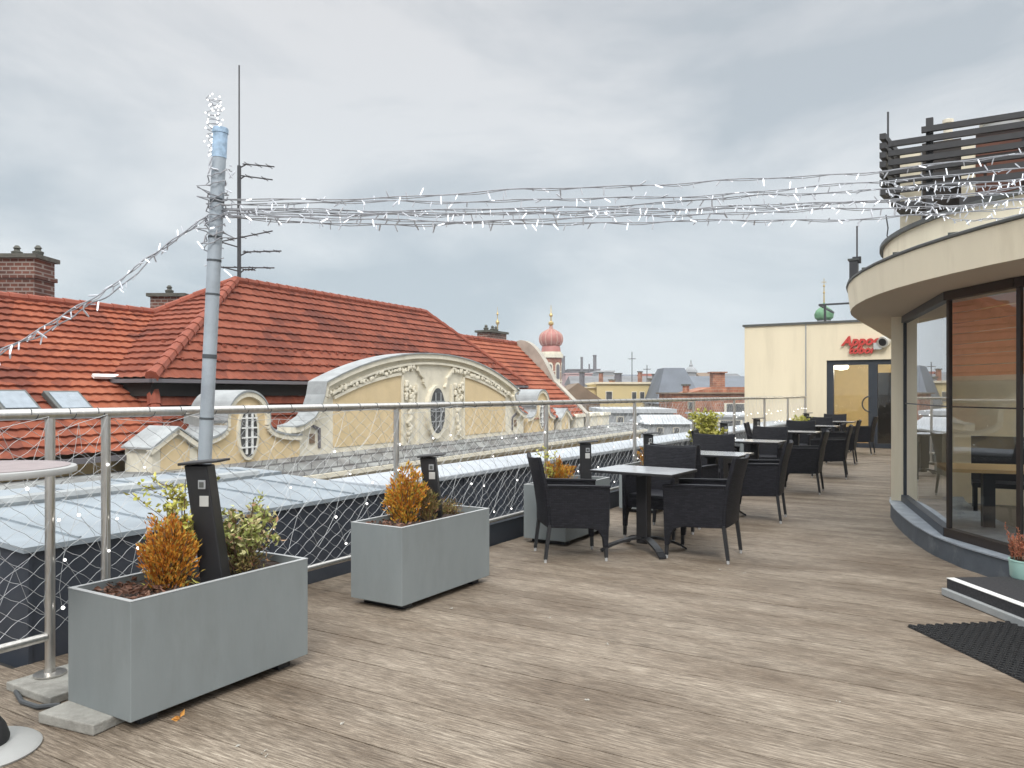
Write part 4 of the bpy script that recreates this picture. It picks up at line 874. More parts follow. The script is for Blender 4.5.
# frame and boxes on that roof
t = thing('roof_guard_frame', 'dark tubular guard frame on the far pavilion roof round the grey units', 'guard rail', (.9, WY + 1.2, WT + .06)); bx_, by_ = .9, WY + 1.2
mb = MB()
for z in (.08, .58): mb.bar((-.85, 0, z), (2.2, 0, z), .05, .05); mb.bar((-.85, 0, z), (-.85, 2.5, z), .05, .05)
mb.build('rail', M['ant'], t)
for i, x in enumerate((-.70, .62, 1.1)):
    mb = MB(); mb.box(x - .03, x + .03, -.03, .03, 0, .60); mb.build('post', M['ant'], t)
for x, wd, hg, m_, lbl in ((.70, .20, .36, 'silver', 'narrow grey ventilation box on the far pavilion roof'), (1.05, .30, .42, 'farwhite', 'wider pale ventilation box on the far pavilion roof')):
    t = thing('vent_box', lbl, 'vent', (bx_ + x - .2, by_ + .35, WT + .06)); mb = MB(); mb.box(-wd / 2, wd / 2, -.15, .15, 0, hg); mb.build('casing', M[m_], t, bevel=.02)
    mb = MB(); mb.box(-wd / 2 - .02, wd / 2 + .02, -.17, .17, hg, hg + .04); mb.build('lid', M['edge'], t)

# ------------------------------------------------------------------ curved restaurant on the right
rb = thing('restaurant_pavilion', 'curved cream restaurant with glazed front and overhanging canopy on the right', 'building', (6, 7, 0))
SZ = 2.345
PL = [(3.06, 8.35), (3.09, 7.94), (3.19, 7.35), (3.31, 6.82), (3.45, 6.28), (3.63, 5.75), (3.87, 5.28), (4.22, 4.82), (4.72, 4.32), (5.4, 3.8), (6.3, 3.35), (7.6, 3.1)]
GLS = [(3.235, 8.0), (3.745, 5.72), (4.235, 5.02), (4.95, 4.42), (5.9, 3.9), (7.4, 3.6)]
mb = MB(); inn = [(a + .75, b + .45) for a, b in PL]
for (a, b), (c, d) in zip(zip(PL, PL[1:]), zip(inn, inn[1:])):
    mb.hexa([(*a, -.02), (*b, -.02), (*d, -.02), (*c, -.02), (*a, .172), (*b, .172), (*d, .172), (*c, .172)])
pl = mb.build('plinth', M['plinth'], rb, world=True)
mb = MB()
for (a, b), (c, d) in zip(zip(PL, PL[1:]), zip(inn, inn[1:])):
    ax_ = Vector((*a, 0)); bx2 = Vector((*b, 0)); o = Vector((-(.012), -.008, 0))
    mb.hexa([(a[0] - .012, a[1] - .008, .174), (b[0] - .012, b[1] - .008, .174), (*d, .174), (*c, .174), (a[0] - .012, a[1] - .008, .186), (b[0] - .012, b[1] - .008, .186), (*d, .19), (*c, .19)])
mb.build('plinth_ledge', M['plinthtop'], pl, world=True)
mb = MB(); mb.box(3.09, 3.225, 8.02, 8.40, .188, SZ); mb.box(3.225, 3.36, 8.06, 8.40, .188, SZ); mb.build('pillar', M['cream'], rb, world=True)
mb = MB(); mb.box(3.30, 3.60, 8.41, 20.29, -.02, SZ - .002); mb.build('side_wall', M['cream'], rb, world=True)
# glazing
for i, (a, b) in enumerate(zip(GLS, GLS[1:])):
    a3, b3 = Vector((*a, 0)), Vector((*b, 0)); up_ = Vector((0, 0, 1)); d = (b3 - a3).normalized(); nrm = Vector((d.y, -d.x, 0))
    if nrm.x > 0 and i < 3: nrm = -nrm
    mb = MB(); w_ = .034
    mb.bar(a3 + up_ * .225, b3 + up_ * .225, .075, .075); mb.bar(a3 + up_ * (SZ - .04), b3 + up_ * (SZ - .04), .07, .075)
    mb.bar(a3 + up_ * .262 + d * .02, a3 + up_ * (SZ - .08) + d * .02, w_, w_, up=d)
    if i < 3: mb.bar(a3 + d * .05 + up_ * 1.33 , b3 - d * .02 + up_ * 1.33, .012, .012)
    wf = mb.build('window', M['browner'] if i else M['frame'], rb, world=True)
    mb = MB(); mb.quad(a3 + up_ * .26, b3 + up_ * .26, b3 + up_ * (SZ - .07), a3 + up_ * (SZ - .07)); mb.build('pane', M['glass'], wf, world=True)
    if i in (1, 2, 3):
        nn = 7; mb = MB(); back = Vector((.10, .07, 0))
        for k in range(nn):
            z0_ = 1.60 + k * (SZ - .08 - 1.60) / nn; z1_ = 1.60 + (k + 1) * (SZ - .08 - 1.60) / nn - .006
            lf = a3 - d * (.17 if i == 1 else -.04); rt = b3 - d * .03; b2_ = back * 1.15
            mb.hexa([lf + back + up_ * z0_, rt + back + up_ * z0_, rt + b2_ + up_ * z0_, lf + b2_ + up_ * z0_, lf + back * 1.06 + up_ * z1_, rt + back * 1.06 + up_ * z1_, rt + back * 1.2 + up_ * z1_, lf + back * 1.2 + up_ * z1_])
        mb.build('blind', M['orange'], wf, world=True)
# canopy: circular edge then straight along the terrace
CC = (8.48, 7.9); CR = 5.77
edge = [(CC[0] - CR, 12.9)] + [(CC[0] - CR * math.cos(R_(a)), CC[1] - CR * math.sin(R_(a))) for a in range(0, 89, 4)]
edge_t = [(CC[0] - CR - .03, 12.9)] + [(CC[0] - (CR + .03) * math.cos(R_(a)), CC[1] - (CR + .03) * math.sin(R_(a))) for a in range(0, 89, 4)]
ZT = 2.60
inr = [(CC[0] - 4.55, 12.9)] + [(CC[0] - 4.55 * math.cos(R_(a)), CC[1] - 4.55 * math.sin(R_(a))) for a in range(0, 89, 4)]
mb = MB()
for (a, b), (c, d) in zip(zip(edge, edge[1:]), zip(inr, inr[1:])): mb.quad((*a, SZ), (*b, SZ), (*d, SZ), (*c, SZ))
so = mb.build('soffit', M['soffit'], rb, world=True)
mb = MB()
for a, b in zip(inr, inr[1:]): mb.quad((*a, SZ), (*b, SZ), (*b, ZT - .012), (*a, ZT - .012))
mb.build('added_rooflight_kerb', M['interior'], rb, world=True)  # edge of the roof opening added to daylight the interior
mb = MB()
for (a, b), (c, d) in zip(zip(edge, edge[1:]), zip(edge_t, edge_t[1:])): mb.quad((*a, SZ - .004), (*b, SZ - .004), (*d, ZT), (*c, ZT))
mb.quad((edge[0][0], 12.9, SZ), (9.5, 12.9, SZ), (9.5, 12.9, ZT), (edge_t[0][0], 12.9, ZT))
mb.build('canopy_fascia', M['cream'], rb, world=True, smooth=True, weld=True)
mb = MB()
for (a, b), (c, d) in zip(zip(edge_t, edge_t[1:]), zip(inr, inr[1:])): mb.quad((*a, ZT - .01), (*b, ZT - .01), (*d, ZT - .01), (*c, ZT - .01))
mb.build('canopy_roof', M['lead'], rb, world=True)
mb = MB(); mb.poly([(*p_, ZT - .006) for p_ in inr] + [(9.5, CC[1] - 4.55, ZT - .006), (9.5, 12.9, ZT - .006)]); mb.build('added_rooflight', M['glass'], rb, world=True)  # unseen glazed opening, added to let daylight into the dining room
mb = MB(); mb.tube([(*p_, ZT + .012) for p_ in edge_t], .016, 6); mb.build('edge_trim', M['edge'], rb, world=True, smooth=True)
for i in range(2, len(edge_t), 2):
    mb = MB(); p_ = edge_t[i]; mb.obox((p_[0] + .03, p_[1], ZT + .028), (.035, 0, 0), (0, .02, 0), (0, 0, .012)); mb.build('trim_clip', M['edge'], rb, world=True)
# drum parapet above
DC = (6.68, 9.5)
mb = MB(); n_ = 60
dr_ = [(DC[0] - 3.80 * math.cos(R_(a)), DC[1] - 3.80 * math.sin(R_(a))) for a in range(-60, 121, 4)]
for a, b in zip(dr_, dr_[1:]): mb.quad((*a, ZT - .02), (*b, ZT - .02), (*b, 3.30), (*a, 3.30))
mb.build('drum_wall', M['cream'], rb, world=True, smooth=True, weld=True)
mb = MB()
for a, b in zip(dr_, dr_[1:]):
    f_ = lambda p_, s_: (DC[0] + (p_[0] - DC[0]) * s_, DC[1] + (p_[1] - DC[1]) * s_)
    a0, b0, a1, b1 = f_(a, 1.012), f_(b, 1.012), f_(a, .94), f_(b, .94)
    mb.hexa([(*a0, 3.30), (*b0, 3.30), (*b1, 3.30), (*a1, 3.30), (*a0, 3.345), (*b0, 3.345), (*b1, 3.345), (*a1, 3.345)])
mb.build('drum_cap', M['edge'], rb, world=True)
mb = MB(); mb.poly([(*p_, 3.28) for p_ in dr_]); mb.build('added_drum_rooflight', M['glass'], rb, world=True)  # unseen glass top, added so daylight falls through the drum
# upper storey: columns, cladding, chimney
mb = MB(); mb.box(2.98, 3.24, 10.6, 11.0, 2.6, 5.02); mb.build('column', M['cream'], rb, world=True)
mb = MB(); mb.box(3.76, 3.93, 10.6, 11.0, 3.2, 5.02); mb.build('column', M['cream'], rb, world=True)
mb = MB(); mb.box(3.25, 3.755, 10.9, 11.1, 3.25, 5.15); mb.build('void_shade_panel', M['browner'], rb, world=True)  # solid panel, its dark colour stands for the shade of the void
mb = MB(); mb.box(3.935, 9.0, 10.75, 11.1, 3.0, 5.15); mb.build('timber_cladding', M['redwood'], rb, world=True)
mb = MB(); mb.box(3.25, 9, 11.101, 14, 2.7, 5.0); mb.build('upper_wall', M['cream'], rb, world=True)
# interior
mb = MB(); mb.box(3.3, 9.5, 3.6, 12.0, .12, .17); fl_ = mb; 
mb2 = MB(); mb2.poly([(x + .3, y + .2, .02) for x, y in GLS] + [(9.4, 5, .02), (9.4, 11.5, .02), (3.65, 11.5, .02)]); mb2.build('interior_floor', M['intfloor'], rb, world=True)
mb = MB(); mb.box(3.61, 9.4, 9.6, 9.7, .02, SZ - .01); mb.build('interior_wall', M['interior'], rb, world=True)
mb = MB(); mb.box(5.35, 5.75, 8.3, 8.7, .02, SZ - .01); mb.build('interior_pillar', M['interior'], rb, world=True)

# pergola of louvres
pg = thing('louvre_screen', 'dark slatted louvre screen on the restaurant roof above the drum', 'screen', (2.9, 9.9, 4.2))
for i in range(7):
    z = 5.06 - i * .130
    mb = MB(); mb.box(2.95 - (.06 if i else -.35), 9.4, 9.86, 9.92, z - .050, z + .028); mb.build('slat', M['louvre'], pg, world=True)
    mb = MB(); mb.hexa([(2.78, 9.86, z - .06), (2.86, 9.86, z - .06), (3.0, 11.3, z - .06), (2.92, 11.3, z - .06), (2.78, 9.86, z + .02), (2.86, 9.86, z + .02), (3.0, 11.3, z + .02), (2.92, 11.3, z + .02)]); mb.build('slat', M['louvre'], pg, world=True)
for x_, h_ in ((3.35, 5.22), (6.2, 5.1)):
    mb = MB(); mb.box(x_, x_ + .09, 9.94, 10.03, 3.3, h_); mb.build('post', M['louvre'], pg, world=True)
mb = MB(); mb.box(3.0, 3.3, 9.95, 10.5, 4.02, 4.12); mb.box(3.75, 4.9, 9.95, 10.05, 3.98, 4.08); mb.build('bracket', M['louvre'], pg, world=True)
t = thing('flue_stack', 'wide round pale flue behind the louvre screen', 'flue', tuple(at(1002, 126, 11.9)))
mb = MB(); mb.lathe([(.27, -1.2), (.27, 0.02), (.30, .03), (.30, .09), (.18, .13)], (0, 0, 0), 20); mb.build('casing', M['fargrey'], t, smooth=True)
mb = MB(); mb.lathe([(.275, -.30), (.28, -.27), (.275, -.24)], (0, 0, 0), 20); mb.build('band', M['silver'], t, smooth=True)
t = thing('small_vent_pipe', 'small pale vent pipe behind the louvre screen', 'vent', tuple(at(948, 124, 11.6))); mb = MB(); mb.lathe([(.06, -1), (.06, .0), (.075, .01), (.075, .06), (.02, .08)], (0, 0, 0), 12); mb.build('pipe', M['plaster'], t, smooth=True)
for px, py0, py1, Y, lbl in ((888, 150, 112, 11.2, 'thin lightning rod at the corner of the louvre screen'), (857, 262, 226, 13.5, 'thin lightning rod on the grey roof post left of the canopy')):
    t = thing('lightning_rod', lbl, 'rod', tuple(at(px, py0, Y)), 0, 'lightning rods'); h = (py0 - py1) / F * Y
    mb = MB(); mb.tube([(0, 0, -.6), (0, 0, h)], .014, 6); mb.build('rod', M['ant'], t)
t = thing('roof_post', 'short grey post with cap standing on the canopy roof edge', 'post', tuple(at(854, 287, 12.0))); mb = MB(); mb.box(-.06, .06, -.06, .06, -.15, .40); mb.box(-.02, .10, -.03, .03, .36, .46); mb.build('upright', M['ant'], t)
mb = MB(); mb.box(-.08, .08, -.08, .08, .40, .43); mb.build('cap', M['edge'], t)

# ------------------------------------------------------------------ step, mat, pot
SA = math.atan2(-.815, .58)
st = thing('entrance_step', 'low entrance step with charcoal carpet top and white nosing by the glass front', 'step', (3.785, 4.22, 0), SA)
mb = MB(); mb.box(-.02, 2.0, -.03, 1.1, .004, .055); mb.build('base', M['stepgrey'], st, bevel=.005)
mb = MB(); mb.box(0, 1.98, 0, 1.08, .056, .126); mb.build('riser', M['stepmat'], st)
mb = MB(); mb.box(.0, 1.98, -.003, .055, .1265, .131); mb.build('nosing', M['nosing'], st)
mb = MB(); mb.box(.0, 1.98, .058, 1.08, .1265, .132); mb.build('carpet', M['stepmat'], st)
ma_ = thing('rubber_mat', 'black openwork rubber ring mat lying on the deck before the step', 'mat', (3.60, 3.25, 0.004), math.atan2(-.80, .62))
mb = MB(); Lx, Ly = 1.25, .86
nx, ny = 42, 29
for i in range(nx):
    for j in range(ny):
        cx_, cy_ = (i + .5) * Lx / nx, (j + .5) * Ly / ny; rr = .0125
        if (i + j) % 2 == 0:
            vs = []; n = 6
            for r0_, z in ((rr * 1.15, 0), (rr * 1.1, .013), (rr * .62, .013), (rr * .58, 0)): vs += [(cx_ + r0_ * math.cos(2 * math.pi * k / n), cy_ + r0_ * math.sin(2 * math.pi * k / n), z) for k in range(n)]
            fs = [(a * n + k, a * n + (k + 1) % n, (a + 1) * n + (k + 1) % n, (a + 1) * n + k) for a in range(3) for k in range(n)]; mb.add(vs, fs)
for i in range(nx): mb.box((i + .5) * Lx / nx - .004, (i + .5) * Lx / nx + .004, 0, Ly, .0, .006)
for j in range(ny): mb.box(0, Lx, (j + .5) * Ly / ny - .004, (j + .5) * Ly / ny + .004, .001, .0075)
mb.build('ring_grid', M['matrub'], ma_)
mb = MB(); mb.box(0, Lx, 0, Ly, -.003, -.0005); mb.build('backing', M['matrub'], ma_)
def leaf(mb, c, d, l, w, rr):
    d = Vector(d).normalized(); s = d.cross(Vector((rr.uniform(-1, 1), rr.uniform(-1, 1), rr.uniform(-1, 1))))
    if s.length < 1e-4: s = Vector((1, 0, 0))
    s.normalize(); nrm = d.cross(s) * (l * .12)
    c = Vector(c); mb.add([c, c + d * l * .45 + s * w / 2 + nrm, c + d * l, c + d * l * .45 - s * w / 2 + nrm], [(0, 1, 2, 3)])
def onto(px, py, z): return gp(px, py, z)
pp_ = gp(1027, 578, .133)
pt = thing('flower_pot', 'mint green round pot standing on the entrance step', 'pot', tuple(pp_))
mb = MB(); mb.lathe([(.098, 0), (.104, .01), (.112, .118), (.116, .122), (.116, .132), (.104, .132), (.10, .10), (.0001, .10)], (0, 0, 0), 28); mb.build('pot', M['mint'], pt, smooth=True)
mb = MB(); mb.lathe([(.0001, .116), (.102, .112)], (0, 0, 0), 16); mb.build('soil', M['soil'], pt)
hp = thing('heather_plant', 'salmon pink heather growing in the mint pot', 'plant', (pp_.x, pp_.y, pp_.z + .11))
mb = MB(); st_ = MB(); r = random.Random(11)
for i in range(70):
    a = r.uniform(0, 6.28); rad = .088 * r.random() ** .5; b0 = Vector((rad * math.cos(a), rad * math.sin(a), 0)); h = r.uniform(.10, .20) * (1.5 if r.random() < .07 else 1); tip = b0 * r.uniform(1.1, 1.7) + Vector((r.uniform(-.015, .015), r.uniform(-.015, .015), h)); st_.tube([b0, tip], .0015, 4)
    for k in range(26):
        f = .2 + .8 * k / 26; c = b0.lerp(tip, f); leaf(mb, c, (r.uniform(-1, 1), r.uniform(-1, 1), r.uniform(.4, 1.4)), .022, .008, r)
mb.build('flowers', M['lf_heather'], hp); st_.build('stems', M['stem'], hp)

# ------------------------------------------------------------------ planters and plants
def planter(name_label, x0, y0, wd, ln, z0, z1, rz=0.0):
    t = thing('planter', name_label, 'planter', (x0 + wd / 2, y0 + ln / 2, 0), rz, 'grey box planters along the railing')
    a, b = wd / 2, ln / 2; e = .022
    q = lambda d, z: [(-a + d, -b + d, z), (a - d, -b + d, z), (a - d, b - d, z), (-a + d, b - d, z)]
    mb = MB(); mb.add(q(0, z0) + q(0, z1) + q(e, z1) + q(e, z1 - .12), [(3, 2, 1, 0)] + [(k * 4 + n_, k * 4 + (n_ + 1) % 4, k * 4 + 4 + (n_ + 1) % 4, k * 4 + 4 + n_) for k in range(3) for n_ in range(4)])
    bo = mb.build('box', M['planter'], t, bevel=.004)
    mb = MB(); mb.add(q(-.001, z1 + .001) + q(-.001, z1 + .004) + q(e + .001, z1 + .004) + q(e + .001, z1 + .001), [(k * 4 + n_, k * 4 + (n_ + 1) % 4, k * 4 + 4 + (n_ + 1) % 4, k * 4 + 4 + n_) for k in range(3) for n_ in range(4)])
    mb.build('rim', M['rim'], t)
    mb = MB(); nx_, ny_ = 10, 22; r = random.Random(int(y0 * 100)); vs = []
    for i in range(nx_ + 1):
        for j in range(ny_ + 1): vs.append((-a + e + (wd - 2 * e) * i / nx_, -b + e + (ln - 2 * e) * j / ny_, z1 - .045 + r.uniform(-.015, .02)))
    mb.add(vs, [(i * (ny_ + 1) + j, (i + 1) * (ny_ + 1) + j, (i + 1) * (ny_ + 1) + j + 1, i * (ny_ + 1) + j + 1) for i in range(nx_) for j in range(ny_)])
    mb.build('soil', M['soil'], t)
    for yy in (-b + .12, b - .12):
        mb = MB(); mb.box(-a + .05, a - .05, yy - .04, yy + .04, .002, z0); mb.build('foot', M['black2'], t)
    return t
def bushy(label, cat, loc, rx_, ry_, h, n, m, llen=.03, lw=.012, kind='conifer', seed=1, group=None, spikes=9):
    r = random.Random(seed); t = thing({'conifer': 'dwarf_conifer', 'leafy': 'leafy_shrub', 'low': 'low_heather'}[kind], label, cat, loc, r.uniform(0, 6), group)
    mb = MB(); sm = MB(); tips = []
    ns = spikes
    for i in range(ns):
        a = 2.4 * i + r.uniform(-.4, .4); rad = math.sqrt((i + .4) / ns)
        bx0 = Vector((r.uniform(-.02, .02), r.uniform(-.02, .02), 0))
        if kind == 'leafy': tip = Vector((rad * rx_ * math.cos(a), rad * ry_ * math.sin(a), h * r.uniform(.45, 1.0) * (1.1 - .35 * rad)))
        else: tip = Vector((rad * rx_ * .8 * math.cos(a), rad * ry_ * .8 * math.sin(a), h * (1 - .40 * rad ** 2) * r.uniform(.58, 1.10)))
        mid = bx0.lerp(tip, .5) + Vector((tip.x, tip.y, 0)) * .22
        tips.append((bx0, mid, tip)); sm.tube([bx0, mid, tip], [.006, .004, .0015], 5)
        for q in range(3 if kind == 'leafy' else 0):
            f = r.uniform(.35, .85); c = mid.lerp(tip, f) if f > .5 else bx0.lerp(mid, f * 2); tp = c + Vector((r.uniform(-1, 1), r.uniform(-1, 1), r.uniform(.2, 1))) * .09 * h / .3
            sm.tube([c, tp], .0015, 4); tips.append((c, c.lerp(tp, .5), tp))
    for i in range(n):
        b0, mid, tip = tips[r.randrange(len(tips))]; f = r.random() ** (.8 if kind == 'leafy' else .7)
        c = b0.lerp(mid, f * 2) if f < .5 else mid.lerp(tip, f * 2 - 1)
        if kind == 'conifer':
            sp = .17 * rx_ * (1.2 - f) + .004; c = c + Vector((r.gauss(0, sp), r.gauss(0, sp), r.gauss(0, sp * .8))); c.z = max(c.z, .005)
            d = Vector((c.x, c.y, 0)) * 3.0 / max(rx_, .05) * .4 + Vector((r.uniform(-.5, .5), r.uniform(-.5, .5), r.uniform(.5, 1.5)))
        elif kind == 'low':
            sp = .25 * rx_; c = c + Vector((r.gauss(0, sp), r.gauss(0, sp), r.gauss(0, .02))); c.z = max(c.z, .003); d = (r.uniform(-1, 1), r.uniform(-1, 1), r.uniform(.1, 1.2))
        else:
            c = c + Vector((r.gauss(0, .010), r.gauss(0, .010), r.gauss(0, .010))); d = (r.uniform(-1, 1), r.uniform(-1, 1), r.uniform(-.3, 1))
        leaf(mb, c, d, llen * r.uniform(.6, 1.3), lw * r.uniform(.7, 1.3), r)
    mb.build('foliage', m, t); sm.build('stems', M['stem'], t)
    return t
def litter(loc, rx_, ry_, n, m, label, seed):
    r = random.Random(seed); mb = MB()
    for i in range(n):
        c = Vector((r.uniform(-rx_, rx_), r.uniform(-ry_, ry_), r.uniform(0, .035))); leaf(mb, c, (r.uniform(-1, 1), r.uniform(-1, 1), r.uniform(-.1, .5)), r.uniform(.02, .05), r.uniform(.012, .026), r)
    o = mb.build('leaf_litter', m); o.location = loc; o['kind'] = 'stuff'; o['label'] = label; o['category'] = 'leaves'
    return o
def bollard(label, loc, rz, tilt, h=.62):
    t = thing('socket_bollard', label, 'bollard', loc, rz, 'black socket bollards in the planters'); sl = math.sin(tilt)
    a, b = .058, .045; s = sl * h
    mb = MB(); mb.hexa([(-a, -b, -.03), (a, -b, -.03), (a, b, -.03), (-a, b, -.03), (-a - s, -b, h), (a - s, -b, h), (a - s, b, h), (-a - s, b, h)]); bo = mb.build('column', M['black'], t, bevel=.006)
    mb = MB(); mb.hexa([(-a - s - .015, -b - .035, h), (a - s + .07, -b - .035, h + .018), (a - s + .07, b + .02, h + .018), (-a - s - .015, b + .02, h), (-a - s - .015, -b - .035, h + .014), (a - s + .07, -b - .035, h + .03), (a - s + .07, b + .02, h + .03), (-a - s - .015, b + .02, h + .014)]); mb.build('cover', M['black2'], t, bevel=.004)
    f = .80; z = h * .84; xs_ = -sl * z
    mb = MB(); mb.box(xs_ - .0 + .002, xs_ + .040, -b - .006, -b - .001, z - .022, z + .022); so = mb.build('socket_plate', M['fargrey'], t, bevel=.003)
    mb = MB(); mb.box(xs_ + .010, xs_ + .032, -b - .009, -b - .0065, z - .013, z + .013); mb.build('socket', M['edge'], so)
    z = h * .70; xs_ = -sl * z
    mb = MB(); mb.box(xs_ - .004, xs_ + .042, -b - .003, -b - .001, z - .026, z + .026); mb.build('sticker', M['silver'], t, bevel=.007)
    return t
SZ0 = .515
planter('large grey box planter in the foreground, an orange conifer and two shrubs in it', .425, -.15, .47, 1.02, .048, .560)
planter('grey box planter second from the camera, with an amber conifer', .285, 1.87, .455, 1.04, .045, .560, R_(-1))
planter('grey box planter behind the nearest wicker chair', .185, 4.40, .46, 1.02, .045, .560)
planter('grey box planter visible under the nearest cafe table', .20, 6.70, .46, 1.02, .045, .560)
planter('grey box planter holding the yellow shrub behind the chairs', .18, 9.3, .46, 1.02, .045, .560)
planter('grey box planter, second from the far end', .18, 12.4, .46, 1.02, .045, .560)
planter('grey box planter with a small yellow shrub closest to the far wall', .18, 16.6, .46, 1.02, .045, .560)
bushy('rust orange dwarf conifer in the foreground planter', 'shrub', (.645, .21, SZ0), .155, .155, .345, 3600, M['lf_orange'], .028, .010, 'conifer', 3, spikes=34)
bushy('tall pale yellow green shrub behind the rust orange conifer', 'shrub', (.56, .34, SZ0), .075, .075, .56, 700, M['lf_yellow'], .032, .021, 'leafy', 8, spikes=10)
bushy('green and cream leaved shrub right of the socket bollard in the foreground planter', 'shrub', (.63, .66, SZ0), .17, .20, .40, 1300, M['lf_var'], .034, .021, 'leafy', 9, spikes=20)
bushy('low reddish green ground plant at the right end of the foreground planter', 'plant', (.68, .62, SZ0), .13, .17, .13, 520, M['lf_olive'], .03, .007, 'low', 10, spikes=14)
litter((.64, .02, SZ0 - .005), .20, .13, 240, M['lf_dead'], 'dead brown leaves on the soil at the left end of the foreground planter', 4)
litter((.70, .17, SZ0 + .0), .12, .12, 34, M['lf_yellow'], 'few pale yellow leaves below the rust orange conifer', 14)
bushy('amber dwarf conifer in the second planter', 'shrub', (.42, 2.28, SZ0), .17, .17, .41, 2800, M['lf_amber'], .032, .012, 'conifer', 5, spikes=32)
bushy('olive green conifer tuft right of the amber conifer', 'shrub', (.52, 2.42, SZ0), .09, .09, .22, 700, M['lf_olive'], .036, .009, 'conifer', 15, spikes=7)
bushy('low olive heather right of the bollard in the second planter', 'plant', (.47, 2.74, SZ0), .13, .13, .11, 700, M['lf_olive'], .028, .007, 'low', 6, spikes=14)
litter((.50, 2.02, SZ0 - .005), .18, .12, 160, M['lf_dead'], 'reddish brown dead leaves at the left end of the second planter', 7)
bushy('amber shrub in the planter behind the nearest wicker chair', 'shrub', (.36, 4.82, SZ0), .17, .17, .30, 1500, M['lf_amber'], .034, .010, 'conifer', 12, spikes=14)
bushy('slim yellow sprig beside the amber shrub behind the nearest chair', 'shrub', (.30, 4.72, SZ0), .07, .07, .40, 160, M['lf_yellow'], .03, .018, 'leafy', 13, spikes=4)
bushy('low dark amber shrub in the planter beyond the nearest table', 'shrub', (.40, 7.2, SZ0), .18, .18, .26, 900, M['lf_amber'], .034, .011, 'conifer', 21, spikes=12)
bushy('bright yellow green shrub standing above the chair backs', 'shrub', (.27, 10.0, SZ0), .20, .20, .66, 2300, M['lf_yellow'], .06, .034, 'leafy', 22, spikes=26)
bushy('small yellow green shrub near the far wall', 'shrub', (.40, 17.0, SZ0), .22, .22, .42, 500, M['lf_yellow'], .06, .03, 'leafy', 23, spikes=12)
bollard('black leaning socket bollard in the foreground planter', (.755, .40, SZ0), R_(26), R_(9.0), .58)
bollard('black socket bollard beside the amber conifer', (.46, 2.60, SZ0), R_(28), R_(7), .45)
bollard('black socket bollard right of the amber shrub behind the nearest chair', (.52, 5.10, SZ0), R_(28), R_(1), .42)
bollard('black socket bollard in the planter beyond the nearest table', (.45, 7.05, SZ0), R_(28), R_(1), .42)
bollard('black socket bollard right behind the bright yellow green shrub', (.42, 10.5, SZ0), R_(28), R_(1), .44)
bollard('black socket bollard in the planter second from the far end', (.36, 12.9, SZ0), R_(28), R_(0), .44)
bollard('black socket bollard in the planter closest to the far wall', (.44, 17.4, SZ0), R_(28), R_(0), .44)
tag(MB().box(-.17, .17, -.10, .10, .002, .050).build('paver', M['concrete'], bevel=.006), 'small concrete paver sticking out under the corner of the foreground planter', 'paver')
o = bpy.data.objects[ 'paver.001']; o.location = (.60, -.17, 0); o.rotation_euler = (0, 0, R_(8))
hz_ = [gp(62, 668, .012), gp(45, 672, .012), gp(26, 682, .012), gp(16, 692, .012), gp(22, 702, .012), gp(38, 707, .012), gp(60, 705, .012)]
mb = MB(); mb.tube(hz_, .012, 8); tag(mb.build('hose', M['hose'], smooth=True), 'dark grey cable conduit looping on the deck by the railing post', 'conduit')
lo_ = MB(); r = random.Random(2)
for k in range(5): leaf(lo_, (r.uniform(-.012, .012), r.uniform(-.012, .012), .003), (r.uniform(-1, 1), r.uniform(-1, 1), r.uniform(.1, .5)), .04, .024, r)
o = lo_.build('fallen_leaf', M['leaf_o']); o.location = gp(178, 719, .001); tag(o, 'curled orange leaf lying on the deck by the foreground planter', 'leaf')
lo_ = MB()
for px, py in ((340, 725), (262, 752), (236, 746), (266, 757), (453, 609), (547, 618), (612, 642), (610, 645), (590, 700), (745, 573), (720, 570), (839, 702)):
    c = gp(px, py, .002)
    for k in range(2): leaf(lo_, c + Vector((r.uniform(-.01, .01), r.uniform(-.01, .01), .001)), (r.uniform(-1, 1), r.uniform(-1, 1), .25), r.uniform(.012, .028), .009, r)
o = lo_.build('litter', M['crumb']); o['kind'] = 'stuff'; o['label'] = 'tiny pale scraps scattered over the deck boards'; o['category'] = 'litter'

# ------------------------------------------------------------------ bar table at the left edge
c = gp(-20, 752, 0)
bt = thing('bar_table', 'round high bar table with pinkish top and pale foot at the left edge', 'table', (c.x, c.y, 0))
mb = MB(); mb.lathe([(.31, 1.118), (.342, 1.122), (.346, 1.135), (.342, 1.146), (.324, 1.149)], (0, 0, 0), 48); tt = mb.build('top', M['baredge'], bt, smooth=True)
mb = MB(); mb.lathe([(.32, 1.1495), (.32, 1.1515), (.0001, 1.1515)], (0, 0, 0), 48); mb.build('top_surface', M['bartop'], tt)
mb = MB(); mb.lathe([(.035, .06), (.035, 1.11), (.12, 1.117)], (0, 0, 0), 20); mb.build('column', M['black'], bt, smooth=True)
mb = MB(); mb.lathe([(.215, .0), (.218, .008), (.205, .018), (.10, .034), (.08, .035)], (0, 0, 0), 40); ft = mb.build('base', M['baredge'], bt, smooth=True)
mb = MB(); mb.lathe([(.10, .030), (.104, .05), (.088, .10), (.055, .15), (.04, .20)], (0, 0, 0), 20); mb.build('foot_cover', M['matrub'], bt, smooth=True)
mk = gp(24, 737, .03) - Vector((c.x, c.y, 0)); u_ = Vector((RV[0], RV[1], 0)); v_ = Vector((FV[0], FV[1], 0)); mk.z = .0225
mb = MB()
for a, b in (((-.014, -.014), (0, .016)), ((0, .016), (.014, -.014)), ((-.008, -.003), (.008, -.003))): mb.bar(mk + u_ * a[0] + v_ * a[1] , mk + u_ * b[0] + v_ * b[1] , .005, .002)
mb.build('emblem', M['edge'], ft)

